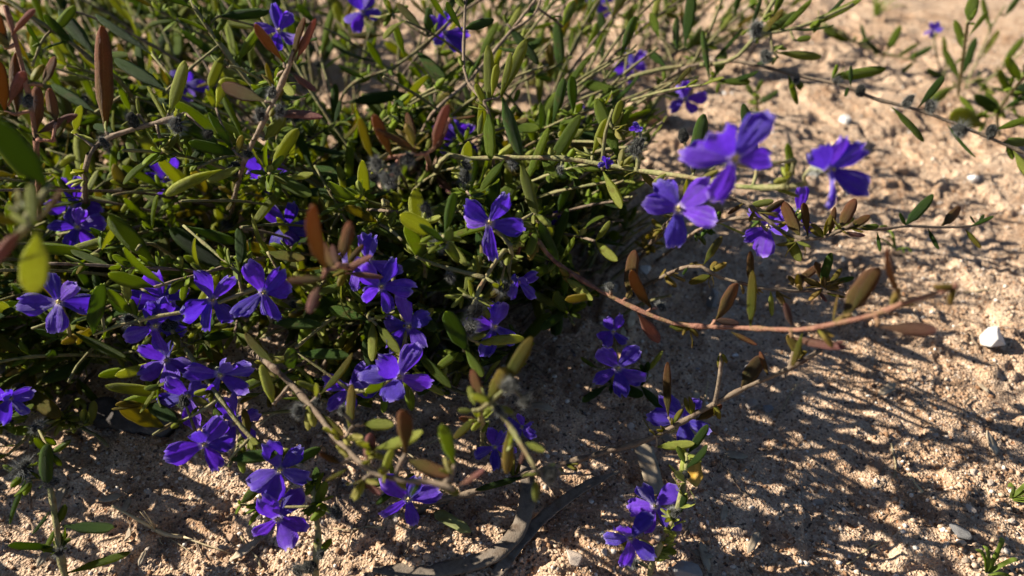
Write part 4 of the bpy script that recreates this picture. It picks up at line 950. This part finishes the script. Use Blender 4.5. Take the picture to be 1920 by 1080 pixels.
stone(1797, 1000, 46, PEBBLE_G, 'rough grey pebble on the lit sand near the grass blades', 906, (1, .8, .8), .3, n=16)
stone(15, 692, 50, PEBBLE_G, 'smooth grey pebble beside the mat of small light green leaves', 907, (1, .8, .6), .3, n=34)
stone(1690, 322, 28, PEBBLE_T, 'tan pebble on the sunlit sand below the long grey runner', 908, n=16)
stone(1824, 338, 22, QUARTZ, 'small white pebble on the sunlit sand near the tan pebble', 909, n=24)
stone(1583, 228, 26, QUARTZ, 'white rounded pebble between the largest bloom and the long grey runner', 910, n=24)
stone(1210, 508, 26, QUARTZ, 'bright white pebble in the shade behind the rusty leaf', 911, n=20)
stone(1410, 762, 30, PEBBLE_P, 'pale pebble on the sand beside the rising brown stem', 912, n=16)
stone(1440, 768, 22, PEBBLE_G, 'small grey pebble touching the pale one by the rising stem', 913, n=16)
stone(1182, 800, 18, PEBBLE_P, 'cream pebble left of the bloom crossed by a brown stem', 914, n=24)
stone(1405, 700, 44, PEBBLE_G, 'dull grey stone in shade behind the rising brown stem', 915, (1, .8, .7), .3, n=16)
stone(1640, 880, 30, PEBBLE_T, 'reddish brown pebble in the streaky shade', 916, n=14)
stone(1920, 398, 34, PEBBLE_P, 'cream rounded pebble on the sunlit sand past the thin dark twig', 917, n=24)
GRP = {'p': (PEBBLE_P, 'small pale pebble half sunk in the sandy soil', 'small pale pebbles'), 't': (PEBBLE_T, 'small reddish tan pebble half sunk in the sandy soil', 'small tan pebbles'), 'q': (QUARTZ, 'tiny white quartz chip on the sandy soil', 'tiny white chips'), 'g': (PEBBLE_G, 'small dark grey pebble half sunk in the sandy soil', 'small grey pebbles')}
n_ = 0
while n_ < 170:
    u = RNG.uniform(0, 1920); v = RNG.uniform(120, 1075)
    if inside(u, v) and RNG.random() < .93: continue
    k = RNG.choices('ptqg', (5, 6, .5, 1.2))[0]; m, lb, gp = GRP[k]
    stone(u, v, (7+11*RNG.random()**2.2)*(1.35 if k in 'pt' else 1), m, lb, 920+RNG.randrange(8), (1, RNG.uniform(.6, 1), RNG.uniform(.5, .9)), .42, group=gp); n_ += 1

# ------------------------------------------------------------------ broken twigs and shed leaves on the sand
for k in range(38):
    while True:
        u, v = RNG.uniform(30, 1900), RNG.uniform(330, 1060)
        if not inside(u, v): break
    g = ground(u, v); a = RNG.uniform(0, 6.28); ln = RNG.uniform(.007, .022); pp = []
    for i in range(4):
        q = g+Vector((math.cos(a), math.sin(a), 0))*ln*(i/3-.5)+jit(.0008); q.z = gh(q.x, q.y)+.0014; pp.append(q)
    V, F = tube(pp, .0005, .0003, 5, seed=k)
    thing_mesh('twig', V, F, STEM_B if k % 3 else STRAW, 'short broken dry twig lying on the sand', 'twig', 'broken twigs on the sand')
for k in range(26):
    while True:
        u, v = RNG.uniform(30, 1900), RNG.uniform(450, 1060)
        if not inside(u, v) and (u < 1400 or RNG.random() < .4): break
    g = ground(u, v); a = RNG.uniform(0, 6.28); d = Vector((math.cos(a), math.sin(a), 0)); ln = RNG.uniform(.006, .014)
    pp = []
    for i in range(3):
        q = g+d*ln*(i/2-.5); q.z = gh(q.x, q.y)+.002; pp.append(q)
    V, F = ribbon(pp, lambda k_, p, d_: Vector((math.sin(a*3)*.4, -.2, 1)), ln*.3, .0004, .2, n=4, seed=k, taper=(.4, .4))
    thing_mesh('dead_leaf', V, F, DEADLEAF, 'small curled dry leaf shed on the sand', 'dead leaf', 'shed dry leaves')
